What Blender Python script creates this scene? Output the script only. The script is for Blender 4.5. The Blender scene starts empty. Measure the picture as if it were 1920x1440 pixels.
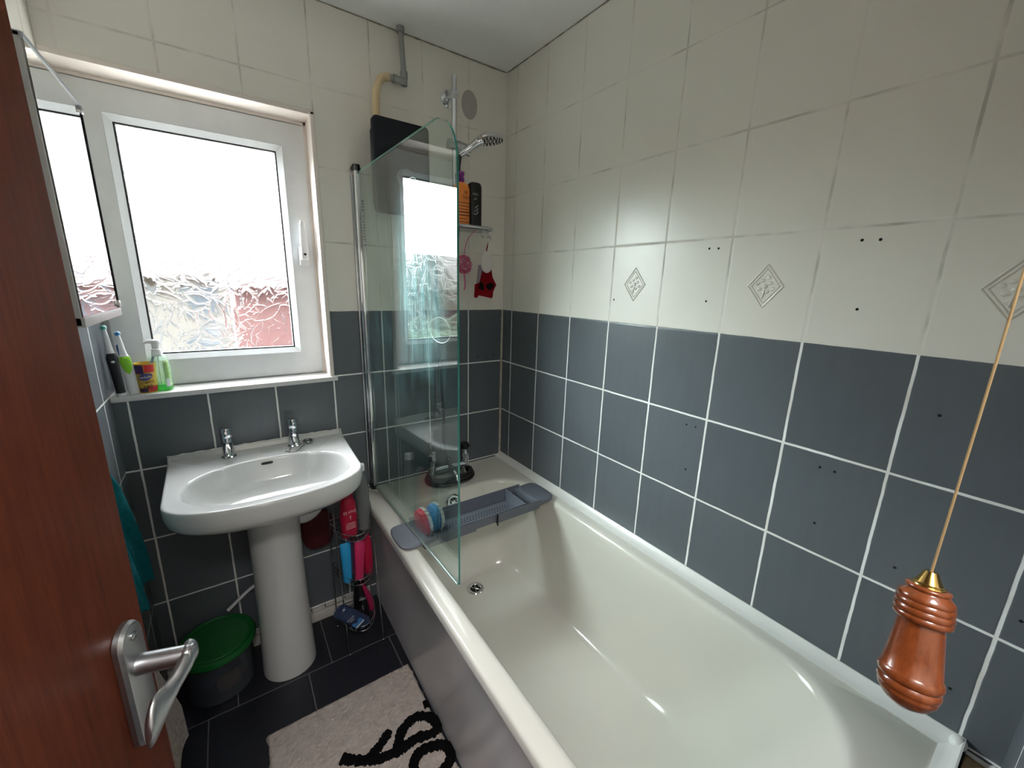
import bpy, bmesh, math, random
import numpy as np
from mathutils import Vector, Matrix
random.seed(7); rng = np.random.default_rng(11)
sc = bpy.context.scene
col = sc.collection
PI = math.pi

# ------------------------------------------------------------------ camera, daylight, exposure
CAM = Vector((-1.10566, -1.67059, 1.41905))
yaw, pitch, roll = 0.6128, -0.2353, 0.0275
fwd = Vector((math.sin(yaw)*math.cos(pitch), math.cos(yaw)*math.cos(pitch), math.sin(pitch)))
rgt = Vector((math.cos(yaw), -math.sin(yaw), 0)); upv = rgt.cross(fwd)
r2 = math.cos(roll)*rgt + math.sin(roll)*upv; u2 = -math.sin(roll)*rgt + math.cos(roll)*upv
cd = bpy.data.cameras.new('camera'); cam = bpy.data.objects.new('camera', cd); col.objects.link(cam)
cam.matrix_world = Matrix(((r2.x, u2.x, -fwd.x, CAM.x), (r2.y, u2.y, -fwd.y, CAM.y), (r2.z, u2.z, -fwd.z, CAM.z), (0, 0, 0, 1)))
cd.sensor_width = 36; cd.lens = 36*760.35/1920; cd.clip_start = 0.01; cd.clip_end = 200
sc.camera = cam
SKY = 360.0; HAZE = 0.72; DOME = 26.0
w = bpy.data.worlds.new('overcast_sky'); sc.world = w; w.use_nodes = True
wt = w.node_tree; bg = wt.nodes['Background']; bg.inputs[0].default_value = (0.95, 0.97, 1.0, 1)
# bright overcast: hazy band at the horizon, the cloud brightest round the hidden sun (north-west) and dull behind the house
tcw = wt.nodes.new('ShaderNodeTexCoord'); dp = wt.nodes.new('ShaderNodeVectorMath'); dp.operation = 'DOT_PRODUCT'
dp.inputs[1].default_value = Vector((-0.84, 0.50, 0.15)).normalized()
mr = wt.nodes.new('ShaderNodeMapRange'); mr.interpolation_type = 'SMOOTHSTEP'
for i_, v_ in ((1, 0.54), (2, 0.97), (3, 0.0015), (4, 1.0)): mr.inputs[i_].default_value = v_
wt.links.new(tcw.outputs['Generated'], dp.inputs[0]); wt.links.new(dp.outputs['Value'], mr.inputs[0])
sz = wt.nodes.new('ShaderNodeSeparateXYZ'); wt.links.new(tcw.outputs['Generated'], sz.inputs[0])
me_ = wt.nodes.new('ShaderNodeMapRange'); me_.interpolation_type = 'SMOOTHSTEP'; wt.links.new(sz.outputs[2], me_.inputs[0])
for i_, v_ in ((1, -0.02), (2, 0.22), (3, 0.0), (4, SKY)): me_.inputs[i_].default_value = v_
md_ = wt.nodes.new('ShaderNodeMapRange'); md_.interpolation_type = 'SMOOTHSTEP'; wt.links.new(sz.outputs[2], md_.inputs[0])
for i_, v_ in ((1, 0.24), (2, 0.75), (3, HAZE), (4, DOME)): md_.inputs[i_].default_value = v_
ml = wt.nodes.new('ShaderNodeMath'); ml.operation = 'MULTIPLY_ADD'; wt.links.new(md_.outputs[0], ml.inputs[2])
wt.links.new(mr.outputs[0], ml.inputs[0]); wt.links.new(me_.outputs[0], ml.inputs[1]); wt.links.new(ml.outputs[0], bg.inputs[1])
pl = bpy.data.lights.new('window_portal', 'AREA'); pl.shape = 'RECTANGLE'; pl.size = 0.46; pl.size_y = 0.72; pl.cycles.is_portal = True
po = bpy.data.objects.new('window_portal', pl); col.objects.link(po)
po.location = (-1.105, 0.17, 1.515); po.rotation_euler = (PI/2, 0, PI)
po.rotation_euler = Vector((0, -1, 0)).to_track_quat('-Z', 'Z').to_euler()
LAMP = 20.0
sc.view_settings.view_transform = 'Standard'; sc.view_settings.look = 'None'
sc.view_settings.exposure = 0.50; sc.view_settings.gamma = 1.0; sc.view_settings.use_curve_mapping = False
cy = sc.cycles
cy.use_denoising = True; cy.max_bounces = 14; cy.diffuse_bounces = 6; cy.glossy_bounces = 6; cy.transmission_bounces = 10
cy.transparent_max_bounces = 24; cy.sample_clamp_indirect = 6.0; cy.caustics_reflective = True; cy.caustics_refractive = True
cy.blur_glossy = 0.4

# ------------------------------------------------------------------ materials
def lin(c):
    def f(v):
        v /= 255.0
        return v/12.92 if v <= 0.04045 else ((v+0.055)/1.055)**2.4
    return (f(c[0]), f(c[1]), f(c[2]), 1.0)

class NT:
    def __init__(s, name):
        s.m = bpy.data.materials.new(name); s.m.use_nodes = True
        s.t = s.m.node_tree; s.b = s.t.nodes['Principled BSDF']; s.out = s.t.nodes['Material Output']
    def n(s, kind, **kw):
        nd = s.t.nodes.new(kind)
        for k, v in kw.items():
            if k == 'ins':
                for i, x in v.items():
                    if isinstance(x, bpy.types.NodeSocket): s.t.links.new(x, nd.inputs[i])
                    else: nd.inputs[i].default_value = x
            else: setattr(nd, k, v)
        return nd
    def L(s, a, b): s.t.links.new(a, b)
    def math(s, op, a, b=0.0, c=0.0):
        return s.n('ShaderNodeMath', operation=op, ins={0: a, 1: b, 2: c}).outputs[0]
    def mix(s, f, a, b):
        return s.n('ShaderNodeMix', data_type='RGBA', ins={0: f, 6: a, 7: b}).outputs[2]
    def ramp(s, v, lo, hi, a=0.0, b=1.0):
        return s.n('ShaderNodeMapRange', ins={0: v, 1: lo, 2: hi, 3: a, 4: b}).outputs[0]
    def noise(s, scale, detail=3.0, vec=None, rough=0.5):
        ins = {2: scale, 3: detail, 4: rough}
        if vec is not None: ins[0] = vec
        return s.n('ShaderNodeTexNoise', ins=ins).outputs[0]
    def pos(s): return s.n('ShaderNodeTexCoord').outputs['Object']
    def fres(s, f0=0.04, k=1.0):
        g = s.n('ShaderNodeNewGeometry')
        d = s.n('ShaderNodeVectorMath', operation='DOT_PRODUCT', ins={0: g.outputs['Normal'], 1: g.outputs['Incoming']}).outputs['Value']
        c = s.math('POWER', s.math('SUBTRACT', 1.0, s.math('ABSOLUTE', d)), 5.0)
        return s.math('MULTIPLY', s.math('ADD', f0, s.math('MULTIPLY', c, 1.0-f0)), k)
    def bump(s, h, strength, dist=0.001, chain=None):
        ins = {0: strength, 1: dist, 2: h}
        nd = s.n('ShaderNodeBump', ins={0: strength, 1: dist})
        s.L(h, nd.inputs['Height'])
        if chain is not None: s.L(chain, nd.inputs['Normal'])
        return nd.outputs[0]

def mat(name, rgb, rough=0.5, metal=0.0, spec=0.5, bump=0.0, bscale=200.0, var=0.06, vscale=14.0, coat=0.0, trans=0.0):
    k = NT(name); p = k.pos()
    base = lin(rgb)
    nz = k.noise(vscale, 4.0, p)
    dark = tuple(base[i]*(1-var*2) for i in range(3))+(1,)
    lite = tuple(min(1, base[i]*(1+var)) for i in range(3))+(1,)
    k.L(k.mix(nz, dark, lite), k.b.inputs['Base Color'])
    k.b.inputs['Roughness'].default_value = rough; k.b.inputs['Metallic'].default_value = metal
    k.b.inputs['Specular IOR Level'].default_value = spec
    if coat: k.b.inputs['Coat Weight'].default_value = coat
    if bump: k.L(k.bump(k.noise(bscale, 3.0, p), bump), k.b.inputs['Normal'])
    if trans: k.b.inputs['Transmission Weight'].default_value = trans
    return k.m

def clear(name, tint=(240, 245, 243), gloss_rough=0.02, body=0.0, body_rgb=(220, 225, 222), ior=1.45):
    """thin clear plastic or glass: transparent body with a fresnel gloss and some milky scatter"""
    k = NT(name); k.t.nodes.remove(k.b)
    tr = k.n('ShaderNodeBsdfTransparent', ins={0: lin(tint)})
    cur = tr.outputs[0]
    if body:
        df = k.n('ShaderNodeBsdfDiffuse', ins={0: lin(body_rgb)}); tl = k.n('ShaderNodeBsdfTranslucent', ins={0: lin(body_rgb)})
        mm = k.n('ShaderNodeMixShader', ins={0: 0.5, 1: df.outputs[0], 2: tl.outputs[0]})
        cur = k.n('ShaderNodeMixShader', ins={0: body, 1: cur, 2: mm.outputs[0]}).outputs[0]
    gl = k.n('ShaderNodeBsdfGlossy', ins={0: (1, 1, 1, 1), 1: gloss_rough})
    mx = k.n('ShaderNodeMixShader', ins={0: k.fres(((ior-1)/(ior+1))**2), 1: cur, 2: gl.outputs[0]})
    k.L(mx.outputs[0], k.out.inputs[0])
    return k.m

def tile_wall(name, axis, off):
    """white tiles 200x250 above z=1.31, charcoal painted tiles below, with grout; axis 0 = along x, 1 = along y"""
    k = NT(name); p = k.pos()
    sep = k.n('ShaderNodeSeparateXYZ', ins={0: p})
    wob = k.noise(22.0, 2.0, p); wv = k.math('MULTIPLY', k.math('SUBTRACT', wob, 0.5), 0.0024)
    a = k.math('ADD', k.math('ADD', sep.outputs[axis], off), wv)
    z = k.math('ADD', k.math('SUBTRACT', sep.outputs[2], 1.31), wv)
    ua = k.math('MULTIPLY', k.math('PINGPONG', k.math('DIVIDE', a, 0.2), 0.5), 0.2)
    uz = k.math('MULTIPLY', k.math('PINGPONG', k.math('DIVIDE', z, 0.25), 0.5), 0.25)
    d = k.math('MINIMUM', ua, uz)
    white = k.ramp(z, -0.0005, 0.0005)
    nearline = k.ramp(k.math('ABSOLUTE', z), 0.004, 0.006)      # no wide joint on the paint line itself
    wid = k.math('ADD', 0.0014, k.math('MULTIPLY', k.noise(5.0, 2.0, p), 0.0018))
    g = k.math('SUBTRACT', 1.0, k.ramp(k.math('SUBTRACT', d, wid), 0.0, 0.0009))
    gd = k.math('SUBTRACT', 1.0, k.ramp(k.math('SUBTRACT', ua, wid), 0.0, 0.0009))
    gm = k.math('MAXIMUM', k.math('MULTIPLY', g, nearline), gd)
    # every tile slightly its own tone
    cell = k.n('ShaderNodeCombineXYZ', ins={0: k.math('FLOOR', k.math('DIVIDE', a, 0.2)), 1: k.math('FLOOR', k.math('DIVIDE', z, 0.25))})
    wn = k.n('ShaderNodeTexWhiteNoise', noise_dimensions='3D', ins={0: cell.outputs[0]}).outputs[0]
    streak = k.noise(7.0, 5.0, k.n('ShaderNodeMapping', ins={0: p, 3: (6, 6, 1)}).outputs[0])
    dk = k.mix(k.math('ADD', k.math('MULTIPLY', wn, 0.5), k.math('MULTIPLY', streak, 0.5)), lin((84, 90, 95)), lin((98, 104, 109)))
    wt = k.mix(k.noise(3.0, 4.0, p), lin((224, 220, 211)), lin((234, 231, 223)))
    tile = k.mix(white, dk, wt)
    dirt = k.noise(9.0, 4.0, p)
    grw = k.mix(k.ramp(dirt, 0.45, 0.65), lin((226, 222, 214)), lin((190, 186, 178)))
    grd = k.mix(k.ramp(dirt, 0.40, 0.75), lin((240, 241, 240)), lin((214, 210, 202)))
    gr = k.mix(white, grd, grw)
    k.L(k.mix(gm, tile, gr), k.b.inputs['Base Color'])
    k.L(k.ramp(gm, 0, 1, 0.30, 0.85), k.b.inputs['Roughness'])
    k.b.inputs['Specular IOR Level'].default_value = 0.45
    h = k.math('SUBTRACT', 1.0, k.math('SUBTRACT', 1.0, k.ramp(k.math('SUBTRACT', d, wid), -0.0005, 0.003)))
    b1 = k.bump(h, 0.35, 0.0010)
    b2 = k.bump(k.noise(16.0, 2.0, p), 0.10, 0.004, b1)
    b3 = k.bump(k.noise(420.0, 2.0, p), 0.05, 0.0006, b2)
    k.L(b3, k.b.inputs['Normal'])
    return k.m

def floor_mat():
    k = NT('floor_tiles'); p = k.pos()
    sep = k.n('ShaderNodeSeparateXYZ', ins={0: p})
    row = k.math('FLOOR', k.math('DIVIDE', k.math('ADD', sep.outputs[1], 0.262), 0.3))
    x = k.math('ADD', k.math('ADD', sep.outputs[0], 0.921), k.math('MULTIPLY', row, -0.082))
    ua = k.math('MULTIPLY', k.math('PINGPONG', k.math('DIVIDE', x, 0.3), 0.5), 0.3)
    ub = k.math('MULTIPLY', k.math('PINGPONG', k.math('DIVIDE', k.math('ADD', sep.outputs[1], 0.262), 0.3), 0.5), 0.3)
    d = k.math('MINIMUM', ua, ub)
    g = k.math('SUBTRACT', 1.0, k.ramp(d, 0.0012, 0.0022))
    base = k.mix(k.noise(30.0, 4.0, p), lin((24, 25, 32)), lin((34, 35, 44)))
    k.L(k.mix(g, base, lin((104, 102, 104))), k.b.inputs['Base Color'])
    k.L(k.ramp(k.noise(12.0, 3.0, p), 0.3, 0.7, 0.38, 0.55), k.b.inputs['Roughness'])
    k.L(k.bump(k.ramp(d, 0.001, 0.003), 0.5, 0.001), k.b.inputs['Normal'])
    return k.m

def wood_mat(name, a, b, rough, scale=(30, 30, 2.2), ring=6.0, coat=0.0):
    k = NT(name); p = k.pos()
    mp = k.n('ShaderNodeMapping', ins={0: p, 3: scale}).outputs[0]
    nz = k.noise(ring, 6.0, mp, 0.65)
    fine = k.noise(ring*6, 3.0, mp)
    f = k.math('ADD', k.math('MULTIPLY', k.ramp(nz, 0.3, 0.7), 0.7), k.math('MULTIPLY', fine, 0.3))
    k.L(k.mix(f, lin(a), lin(b)), k.b.inputs['Base Color'])
    k.b.inputs['Roughness'].default_value = rough; k.b.inputs['Specular IOR Level'].default_value = 0.3 if coat else 0.12
    if coat:
        k.b.inputs['Coat Weight'].default_value = coat; k.b.inputs['Coat Roughness'].default_value = 0.12
    k.L(k.bump(fine, 0.12, 0.0006), k.b.inputs['Normal'])
    return k.m

def ceiling_mat():
    k = NT('textured_ceiling_paint'); p = k.pos()
    k.L(k.mix(k.noise(4.0, 3.0, p), lin((232, 232, 230)), lin((243, 243, 241))), k.b.inputs['Base Color'])
    k.b.inputs['Roughness'].default_value = 0.9
    k.L(k.bump(k.noise(160.0, 3.0, p), 0.5, 0.003), k.b.inputs['Normal'])
    return k.m

def pane_mat():
    k = NT('leaf_pattern_glass'); k.t.nodes.remove(k.b)
    rf = k.n('ShaderNodeBsdfRefraction', ins={0: (0.97, 0.985, 0.985, 1), 1: 0.07, 2: 1.45})
    tr = k.n('ShaderNodeBsdfTransparent', ins={0: (0.97, 0.985, 0.98, 1)})
    a = k.n('ShaderNodeMixShader', ins={0: 0.16, 1: rf.outputs[0], 2: tr.outputs[0]})
    gl = k.n('ShaderNodeBsdfGlossy', ins={0: (1, 1, 1, 1), 1: 0.05})
    b = k.n('ShaderNodeMixShader', ins={0: k.fres(0.02), 1: a.outputs[0], 2: gl.outputs[0]})
    k.L(b.outputs[0], k.out.inputs[0]); return k.m

def screen_mat():
    k = NT('screen_glass'); k.t.nodes.remove(k.b); p = k.pos()
    tr = k.n('ShaderNodeBsdfTransparent', ins={0: (0.90, 0.955, 0.935, 1)})
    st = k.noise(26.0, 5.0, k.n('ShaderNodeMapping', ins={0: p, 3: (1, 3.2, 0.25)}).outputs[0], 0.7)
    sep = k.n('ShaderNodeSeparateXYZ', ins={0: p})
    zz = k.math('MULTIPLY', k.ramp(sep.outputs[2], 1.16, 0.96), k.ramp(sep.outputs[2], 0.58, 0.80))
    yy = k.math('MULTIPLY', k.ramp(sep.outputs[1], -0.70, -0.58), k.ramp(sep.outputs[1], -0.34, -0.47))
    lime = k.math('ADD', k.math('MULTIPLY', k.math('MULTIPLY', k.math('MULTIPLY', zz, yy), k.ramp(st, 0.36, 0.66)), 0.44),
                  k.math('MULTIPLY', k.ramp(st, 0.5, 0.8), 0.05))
    df = k.n('ShaderNodeBsdfDiffuse', ins={0: lin((140, 200, 204))})  # limescale streaks with the teal towel's reflection painted into their colour
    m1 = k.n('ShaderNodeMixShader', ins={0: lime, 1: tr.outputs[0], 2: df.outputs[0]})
    gl = k.n('ShaderNodeBsdfGlossy', ins={0: (1, 1, 1, 1), 1: 0.0})
    m2 = k.n('ShaderNodeMixShader', ins={0: k.fres(0.045), 1: m1.outputs[0], 2: gl.outputs[0]})
    k.L(m2.outputs[0], k.out.inputs[0]); return k.m

M = {}
M['wall_x'] = tile_wall('tiles_back', 0, 0.1879)
M['wall_y'] = tile_wall('tiles_side', 1, 0.0806)
M['ceiling'] = ceiling_mat()
M['floor'] = floor_mat()
M['pvc'] = mat('white_pvc', (226, 229, 231), 0.28, bump=0.03, bscale=60)
M['gasket'] = mat('black_gasket', (22, 22, 24), 0.6)
M['glass'] = pane_mat()
M['clearouter'] = clear('outer_glass_face', (252, 253, 253), 0.02, ior=1.2)
M['reveal'] = mat('reveal_tiles', (232, 222, 214), 0.3)
M['ceramic'] = mat('white_ceramic', (206, 207, 206), 0.12, spec=0.6, var=0.02, vscale=5, coat=0.3)
M['bath'] = mat('bath_enamel', (210, 208, 199), 0.14, spec=0.55, var=0.03, vscale=4, coat=0.25)
M['panel'] = mat('bath_panel_acrylic', (212, 211, 216), 0.28, var=0.03, vscale=4)
M['seal'] = mat('seal_trim_plastic', (222, 222, 220), 0.3)
M['chrome'] = mat('chrome', (222, 224, 228), 0.07, 1.0, var=0.02)
M['chrome_dull'] = mat('dull_chrome', (190, 192, 195), 0.2, 1.0)
M['dark_chrome'] = mat('tarnished_chrome', (92, 90, 92), 0.22, 1.0)
M['satin'] = mat('satin_aluminium', (176, 177, 180), 0.36, 1.0, bump=0.05, bscale=500)
M['brass'] = mat('brass', (190, 160, 95), 0.2, 1.0)
M['door'] = wood_mat('door_veneer', (74, 30, 16), (112, 52, 30), 0.5, (36, 36, 2.0), 5.0)
M['pull'] = wood_mat('varnished_pull_wood', (84, 38, 16), (126, 66, 32), 0.25, (30, 30, 8), 5.0, 0.8)
M['bare_wood'] = wood_mat('bare_board', (150, 124, 92), (188, 160, 124), 0.75, (6, 30, 30), 3.0)
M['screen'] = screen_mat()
M['screen_edge'] = mat('green_glass_edge', (60, 128, 118), 0.1)
M['black'] = mat('black_plastic', (14, 14, 18), 0.35)
M['navyblack'] = mat('shower_black', (8, 9, 20), 0.6, spec=0.3)
M['grey_plastic'] = mat('grey_caddy_plastic', (98, 103, 114), 0.4, bump=0.02, bscale=300)
M['dark'] = mat('dark_hole', (6, 6, 7), 0.9)
M['pipe'] = mat('painted_pipe', (150, 152, 150), 0.45, 0.3)
M['beige'] = mat('beige_hose', (206, 184, 146), 0.5)
M['white_plastic'] = mat('white_plastic', (232, 233, 235), 0.3)
M['mirror'] = mat('mirror_glass', (238, 242, 242), 0.0, 1.0, var=0.0)
M['cab_dark'] = mat('cabinet_side_dark', (44, 46, 46), 0.4)
M['cab_white'] = mat('cabinet_white', (222, 222, 224), 0.35)
M['teal'] = mat('teal_towel', (14, 92, 100), 0.95, spec=0.1, bump=0.9, bscale=260, var=0.25, vscale=70)
M['grey_towel'] = mat('grey_towel', (168, 158, 152), 0.95, spec=0.1, bump=1.0, bscale=240, var=0.3, vscale=90)
M['mat'] = mat('mat_pile', (186, 175, 168), 0.95, spec=0.1, bump=1.0, bscale=260, var=0.16, vscale=45)
M['matblack'] = mat('mat_black_pile', (12, 12, 13), 0.95, spec=0.1, bump=1.0, bscale=300)
M['skirt'] = mat('skirting_paint', (202, 198, 190), 0.5, var=0.12)
M['concrete_mark'] = mat('grey_patch', (172, 170, 166), 0.6)

# ------------------------------------------------------------------ mesh helpers
def wl(o):
    v = Vector((0, 0, 0))
    while o is not None: v = v + o.location; o = o.parent
    return v

class MB:
    """collects shapes in world coordinates and links them as ONE mesh object"""
    def __init__(s): s.v = []; s.f = []; s.mi = []; s.cur = 0
    def add(s, vs, fs, T=None):
        o = len(s.v)
        for p in vs:
            p = Vector(p)
            s.v.append(T @ p if T is not None else p)
        for f in fs: s.f.append([i+o for i in f]); s.mi.append(s.cur)
        return s
    def bm(s, b, T=None):
        b.verts.ensure_lookup_table(); b.verts.index_update()
        s.add([v.co.copy() for v in b.verts], [[v.index for v in f.verts] for f in b.faces], T); b.free(); return s
    def box(s, x0, x1, y0, y1, z0, z1, bev=0.0, seg=2, T=None):
        b = bmesh.new(); bmesh.ops.create_cube(b, size=1.0)
        for v in b.verts: v.co = Vector(((x0+x1)/2+v.co.x*(x1-x0), (y0+y1)/2+v.co.y*(y1-y0), (z0+z1)/2+v.co.z*(z1-z0)))
        if bev: bmesh.ops.bevel(b, geom=b.edges[:], offset=bev, segments=seg, profile=0.5, affect='EDGES')
        return s.bm(b, T)
    def lathe(s, prof, n=32, T=None, sx=1.0, sy=1.0, cap=True):
        vs = []; fs = []
        for r, z in prof:
            for i in range(n):
                a = 2*PI*i/n; vs.append((r*math.cos(a)*sx, r*math.sin(a)*sy, z))
        for k in range(len(prof)-1):
            for i in range(n):
                j = (i+1) % n; fs.append((k*n+i, k*n+j, (k+1)*n+j, (k+1)*n+i))
        if cap:
            if prof[0][0] > 1e-6: fs.append(tuple(range(n-1, -1, -1)))
            if prof[-1][0] > 1e-6: fs.append(tuple((len(prof)-1)*n+i for i in range(n)))
        return s.add(vs, fs, T)
    def loft(s, rings, cap0=True, cap1=True, T=None):
        n = len(rings[0]); vs = [p for r in rings for p in r]; fs = []
        for k in range(len(rings)-1):
            for i in range(n):
                j = (i+1) % n; fs.append((k*n+i, k*n+j, (k+1)*n+j, (k+1)*n+i))
        if cap0: fs.append(tuple(range(n-1, -1, -1)))
        if cap1: fs.append(tuple((len(rings)-1)*n+i for i in range(n)))
        return s.add(vs, fs, T)
    def tube(s, pts, r, n=10, closed=False, T=None, smooth=0, flat=None):
        pts = [Vector(p) for p in pts]
        if smooth: pts = spline(pts, smooth, closed)
        m = len(pts); rs = r if isinstance(r, (list, tuple)) else [r]*m
        if len(rs) != m: rs = [np.interp(i/(m-1), np.linspace(0, 1, len(rs)), rs) for i in range(m)]
        up = None; rings = []
        for i, p in enumerate(pts):
            a = pts[(i-1) % m] if (closed or i > 0) else p; b = pts[(i+1) % m] if (closed or i < m-1) else p
            t = (b-a).normalized()
            if up is None:
                up = t.orthogonal().normalized() if flat is None else Vector(flat)
            up = (up - t*up.dot(t)).normalized(); sd = t.cross(up)
            k = 1.0 if flat is None else 0.35
            rings.append([p + sd*(rs[i]*math.cos(2*PI*q/n)) + up*(rs[i]*k*math.sin(2*PI*q/n)) for q in range(n)])
        if closed:
            o = len(rings); rings.append(rings[0]); return s.loft(rings, False, False, T)
        return s.loft(rings, True, True, T)
    def ball(s, c, r, n=20, m=12, T=None):
        r = (r, r, r) if not hasattr(r, '__len__') else r
        prof = [(max(1e-7, math.sin(PI*k/m)), -math.cos(PI*k/m)) for k in range(m+1)]
        TT = Matrix.Translation(c) @ Matrix.Diagonal((r[0], r[1], r[2], 1))
        if T is not None: TT = T @ TT
        return s.lathe(prof, n, TT, cap=False)
    def prism(s, outline, z0, z1, T=None):
        n = len(outline); vs = [(x, y, z0) for x, y in outline]+[(x, y, z1) for x, y in outline]
        b = bmesh.new(); bv = [b.verts.new(p) for p in vs]
        b.faces.new(bv[n:]); b.faces.new(list(reversed(bv[:n])))
        for i in range(n): b.faces.new((bv[i], bv[(i+1) % n], bv[n+(i+1) % n], bv[n+i]))
        bmesh.ops.triangulate(b, faces=[f for f in b.faces if len(f.verts) > 4])
        return s.bm(b, T)
    def text(s, body, size, fn, depth=0.0, align='CENTER', sx=1.0):
        """fn maps (x, y, z) of the flat letters to the world"""
        cu = bpy.data.curves.new('t', 'FONT'); cu.body = body; cu.size = size; cu.align_x = align; cu.align_y = 'CENTER'
        cu.resolution_u = 3; cu.extrude = depth
        ob = bpy.data.objects.new('t', cu); col.objects.link(ob)
        dg = bpy.context.evaluated_depsgraph_get(); dg.update()
        me = bpy.data.meshes.new_from_object(ob.evaluated_get(dg))
        b = bmesh.new(); b.from_mesh(me); bmesh.ops.triangulate(b, faces=b.faces[:])
        b.verts.index_update()
        s.add([fn(v.co.x*sx, v.co.y, v.co.z) for v in b.verts], [[v.index for v in f.verts] for f in b.faces]); b.free()
        bpy.data.objects.remove(ob); bpy.data.curves.remove(cu); bpy.data.meshes.remove(me)
        return s
    def build(s, name, m, parent=None, loc=None, ang=35, fix=True):
        me = bpy.data.meshes.new(name)
        base = wl(parent) if parent is not None else (Vector(loc) if loc is not None else Vector((0, 0, 0)))
        me.from_pydata([tuple(p-base) for p in s.v], [], s.f)
        for mm in (m if isinstance(m, (list, tuple)) else [m]): me.materials.append(mm)
        for i, p in enumerate(me.polygons): p.material_index = s.mi[i]
        if fix:
            b = bmesh.new(); b.from_mesh(me); bmesh.ops.remove_doubles(b, verts=b.verts, dist=1e-6)
            bmesh.ops.recalc_face_normals(b, faces=b.faces); b.to_mesh(me); b.free()
        me.shade_smooth(); me.set_sharp_from_angle(angle=math.radians(ang))
        o = bpy.data.objects.new(name, me); col.objects.link(o)
        if parent is not None: o.parent = parent
        else: o.location = base
        return o

def spline(pts, k, closed=False):
    out = []; n = len(pts); rng_ = range(n if closed else n-1)
    g = lambda i: pts[i % n] if closed else pts[min(max(i, 0), n-1)]
    for i in rng_:
        p0, p1, p2, p3 = g(i-1), g(i), g(i+1), g(i+2)
        for j in range(k):
            t = j/k
            out.append(0.5*((2*p1)+(p2-p0)*t+(2*p0-5*p1+4*p2-p3)*t*t+(3*p1-p0-3*p2+p3)*t*t*t))
    if not closed: out.append(pts[-1])
    return out

def tag(o, label, cat, group=None):
    o['label'] = label; o['category'] = cat
    if group: o['group'] = group
    return o
def thing(name, label, cat, loc, group=None):
    o = bpy.data.objects.new(name, None); o.empty_display_size = 0.05; col.objects.link(o); o.location = loc
    return tag(o, label, cat, group)
def struct(o): o['kind'] = 'structure'; return o
def dup(root, loc):
    r = root.copy(); col.objects.link(r); r.location = loc
    for ch in list(root.children):
        c = ch.copy(); col.objects.link(c); c.parent = r
        for g in list(ch.children):
            d = g.copy(); col.objects.link(d); d.parent = c
    return r
def Tr(x, y, z): return Matrix.Translation((x, y, z))
def Rot(a, ax): return Matrix.Rotation(a, 4, ax)
def frame(o, x, y, z):
    """matrix from three axis vectors and an origin"""
    return Matrix(((x[0], y[0], z[0], o[0]), (x[1], y[1], z[1], o[1]), (x[2], y[2], z[2], o[2]), (0, 0, 0, 1)))
def oval(cx, cy, a, b, n=28, e=2.0):
    out = []
    for i in range(n):
        t = 2*PI*i/n; c, s_ = math.cos(t), math.sin(t)
        out.append((cx+a*math.copysign(abs(c)**(2/e), c), cy+b*math.copysign(abs(s_)**(2/e), s_)))
    return out
def oval_loft(mb, prof, cx, cy, e=2.0, n=28, T=None):
    """prof rows: (half width x, half depth y, z)"""
    mb.loft([[Vector((x, y, z)) for x, y in oval(cx, cy, a, b, n, e)] for a, b, z in prof], True, True, T); return mb

# ------------------------------------------------------------------ room shell
WX0, FY, CZ, WT = -1.425, -1.737, 2.31, 0.14
def slab(name, m, boxes):
    b = MB()
    for q in boxes: b.box(*q)
    return struct(b.build(name, m, fix=False))
slab('floor', M['floor'], [(WX0-0.1, 0.1, -3.2, 0.1, -0.1, 0.0)])
slab('ceiling', M['ceiling'], [(WX0-0.1, 0.1, -3.2, 0.2, CZ, CZ+0.1)])
wall_right = slab('wall_right', M['wall_y'], [(0.0, 0.1, -3.2, 0.2, 0.0, CZ)])
slab('wall_left', M['wall_y'], [(WX0-0.1, WX0, -3.2, 0.2, 0.0, CZ)])
WO = (-1.425, -0.788, 1.045, 1.978)      # window opening
wall_back = slab('wall_back', M['wall_x'], [(WX0, WO[1], 0, WT, 0, WO[2]), (WX0, WO[1], 0, WT, WO[3], CZ), (WO[1], 0.0, 0, WT, 0, CZ)])
DX0, DX1 = -1.405, -0.765
slab('wall_front', M['wall_x'], [(DX1, 0.0, FY-0.1, FY, 0, CZ), (WX0, DX0, FY-0.1, FY, 0, CZ), (DX0, DX1, FY-0.1, FY, 2.0, CZ)])
M['plaster'] = mat('hall_plaster', (205, 200, 192), 0.85)
slab('wall_hall', M['plaster'], [(WX0, 0.0, -3.0, -2.9, 0, CZ)])
# bracket mark and drill holes left in the tiles
mk = MB(); mk.lathe([(0.001, 0), (0.036, 0), (0.037, -0.0015), (0.036, -0.003), (0.001, -0.003)], 40, Tr(-0.185, 0.0, 2.144) @ Rot(-PI/2, 'X') @ Matrix.Diagonal((1, 1.45, 1, 1)))
mk.build('bracket_mark', M['concrete_mark'], wall_back)['label'] = 'grey oval mark of a removed bracket'
holes = [(-1.019, 1.535), (-1.045, 1.534), (-1.03, 1.394), (-1.352, 1.533), (-1.382, 1.532), (-1.369, 1.392), (-1.021, 1.028), (-1.05, 1.029),
         (-1.037, 0.888), (-1.531, 1.2), (-1.365, 1.026), (-1.394, 1.026), (-1.378, 0.886), (-1.529, 0.861), (-0.696, 1.385), (-1.65, 0.661), (-1.7, 0.862)]
for (y, z) in holes:
    b = MB(); b.lathe([(0.0001, 0.0006), (0.0022, 0.0008), (0.003, 0.0)], 12, Tr(0, y, z) @ Rot(-PI/2, 'Y'))
    b.build('drill_hole', M['dark'], wall_right)
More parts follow.
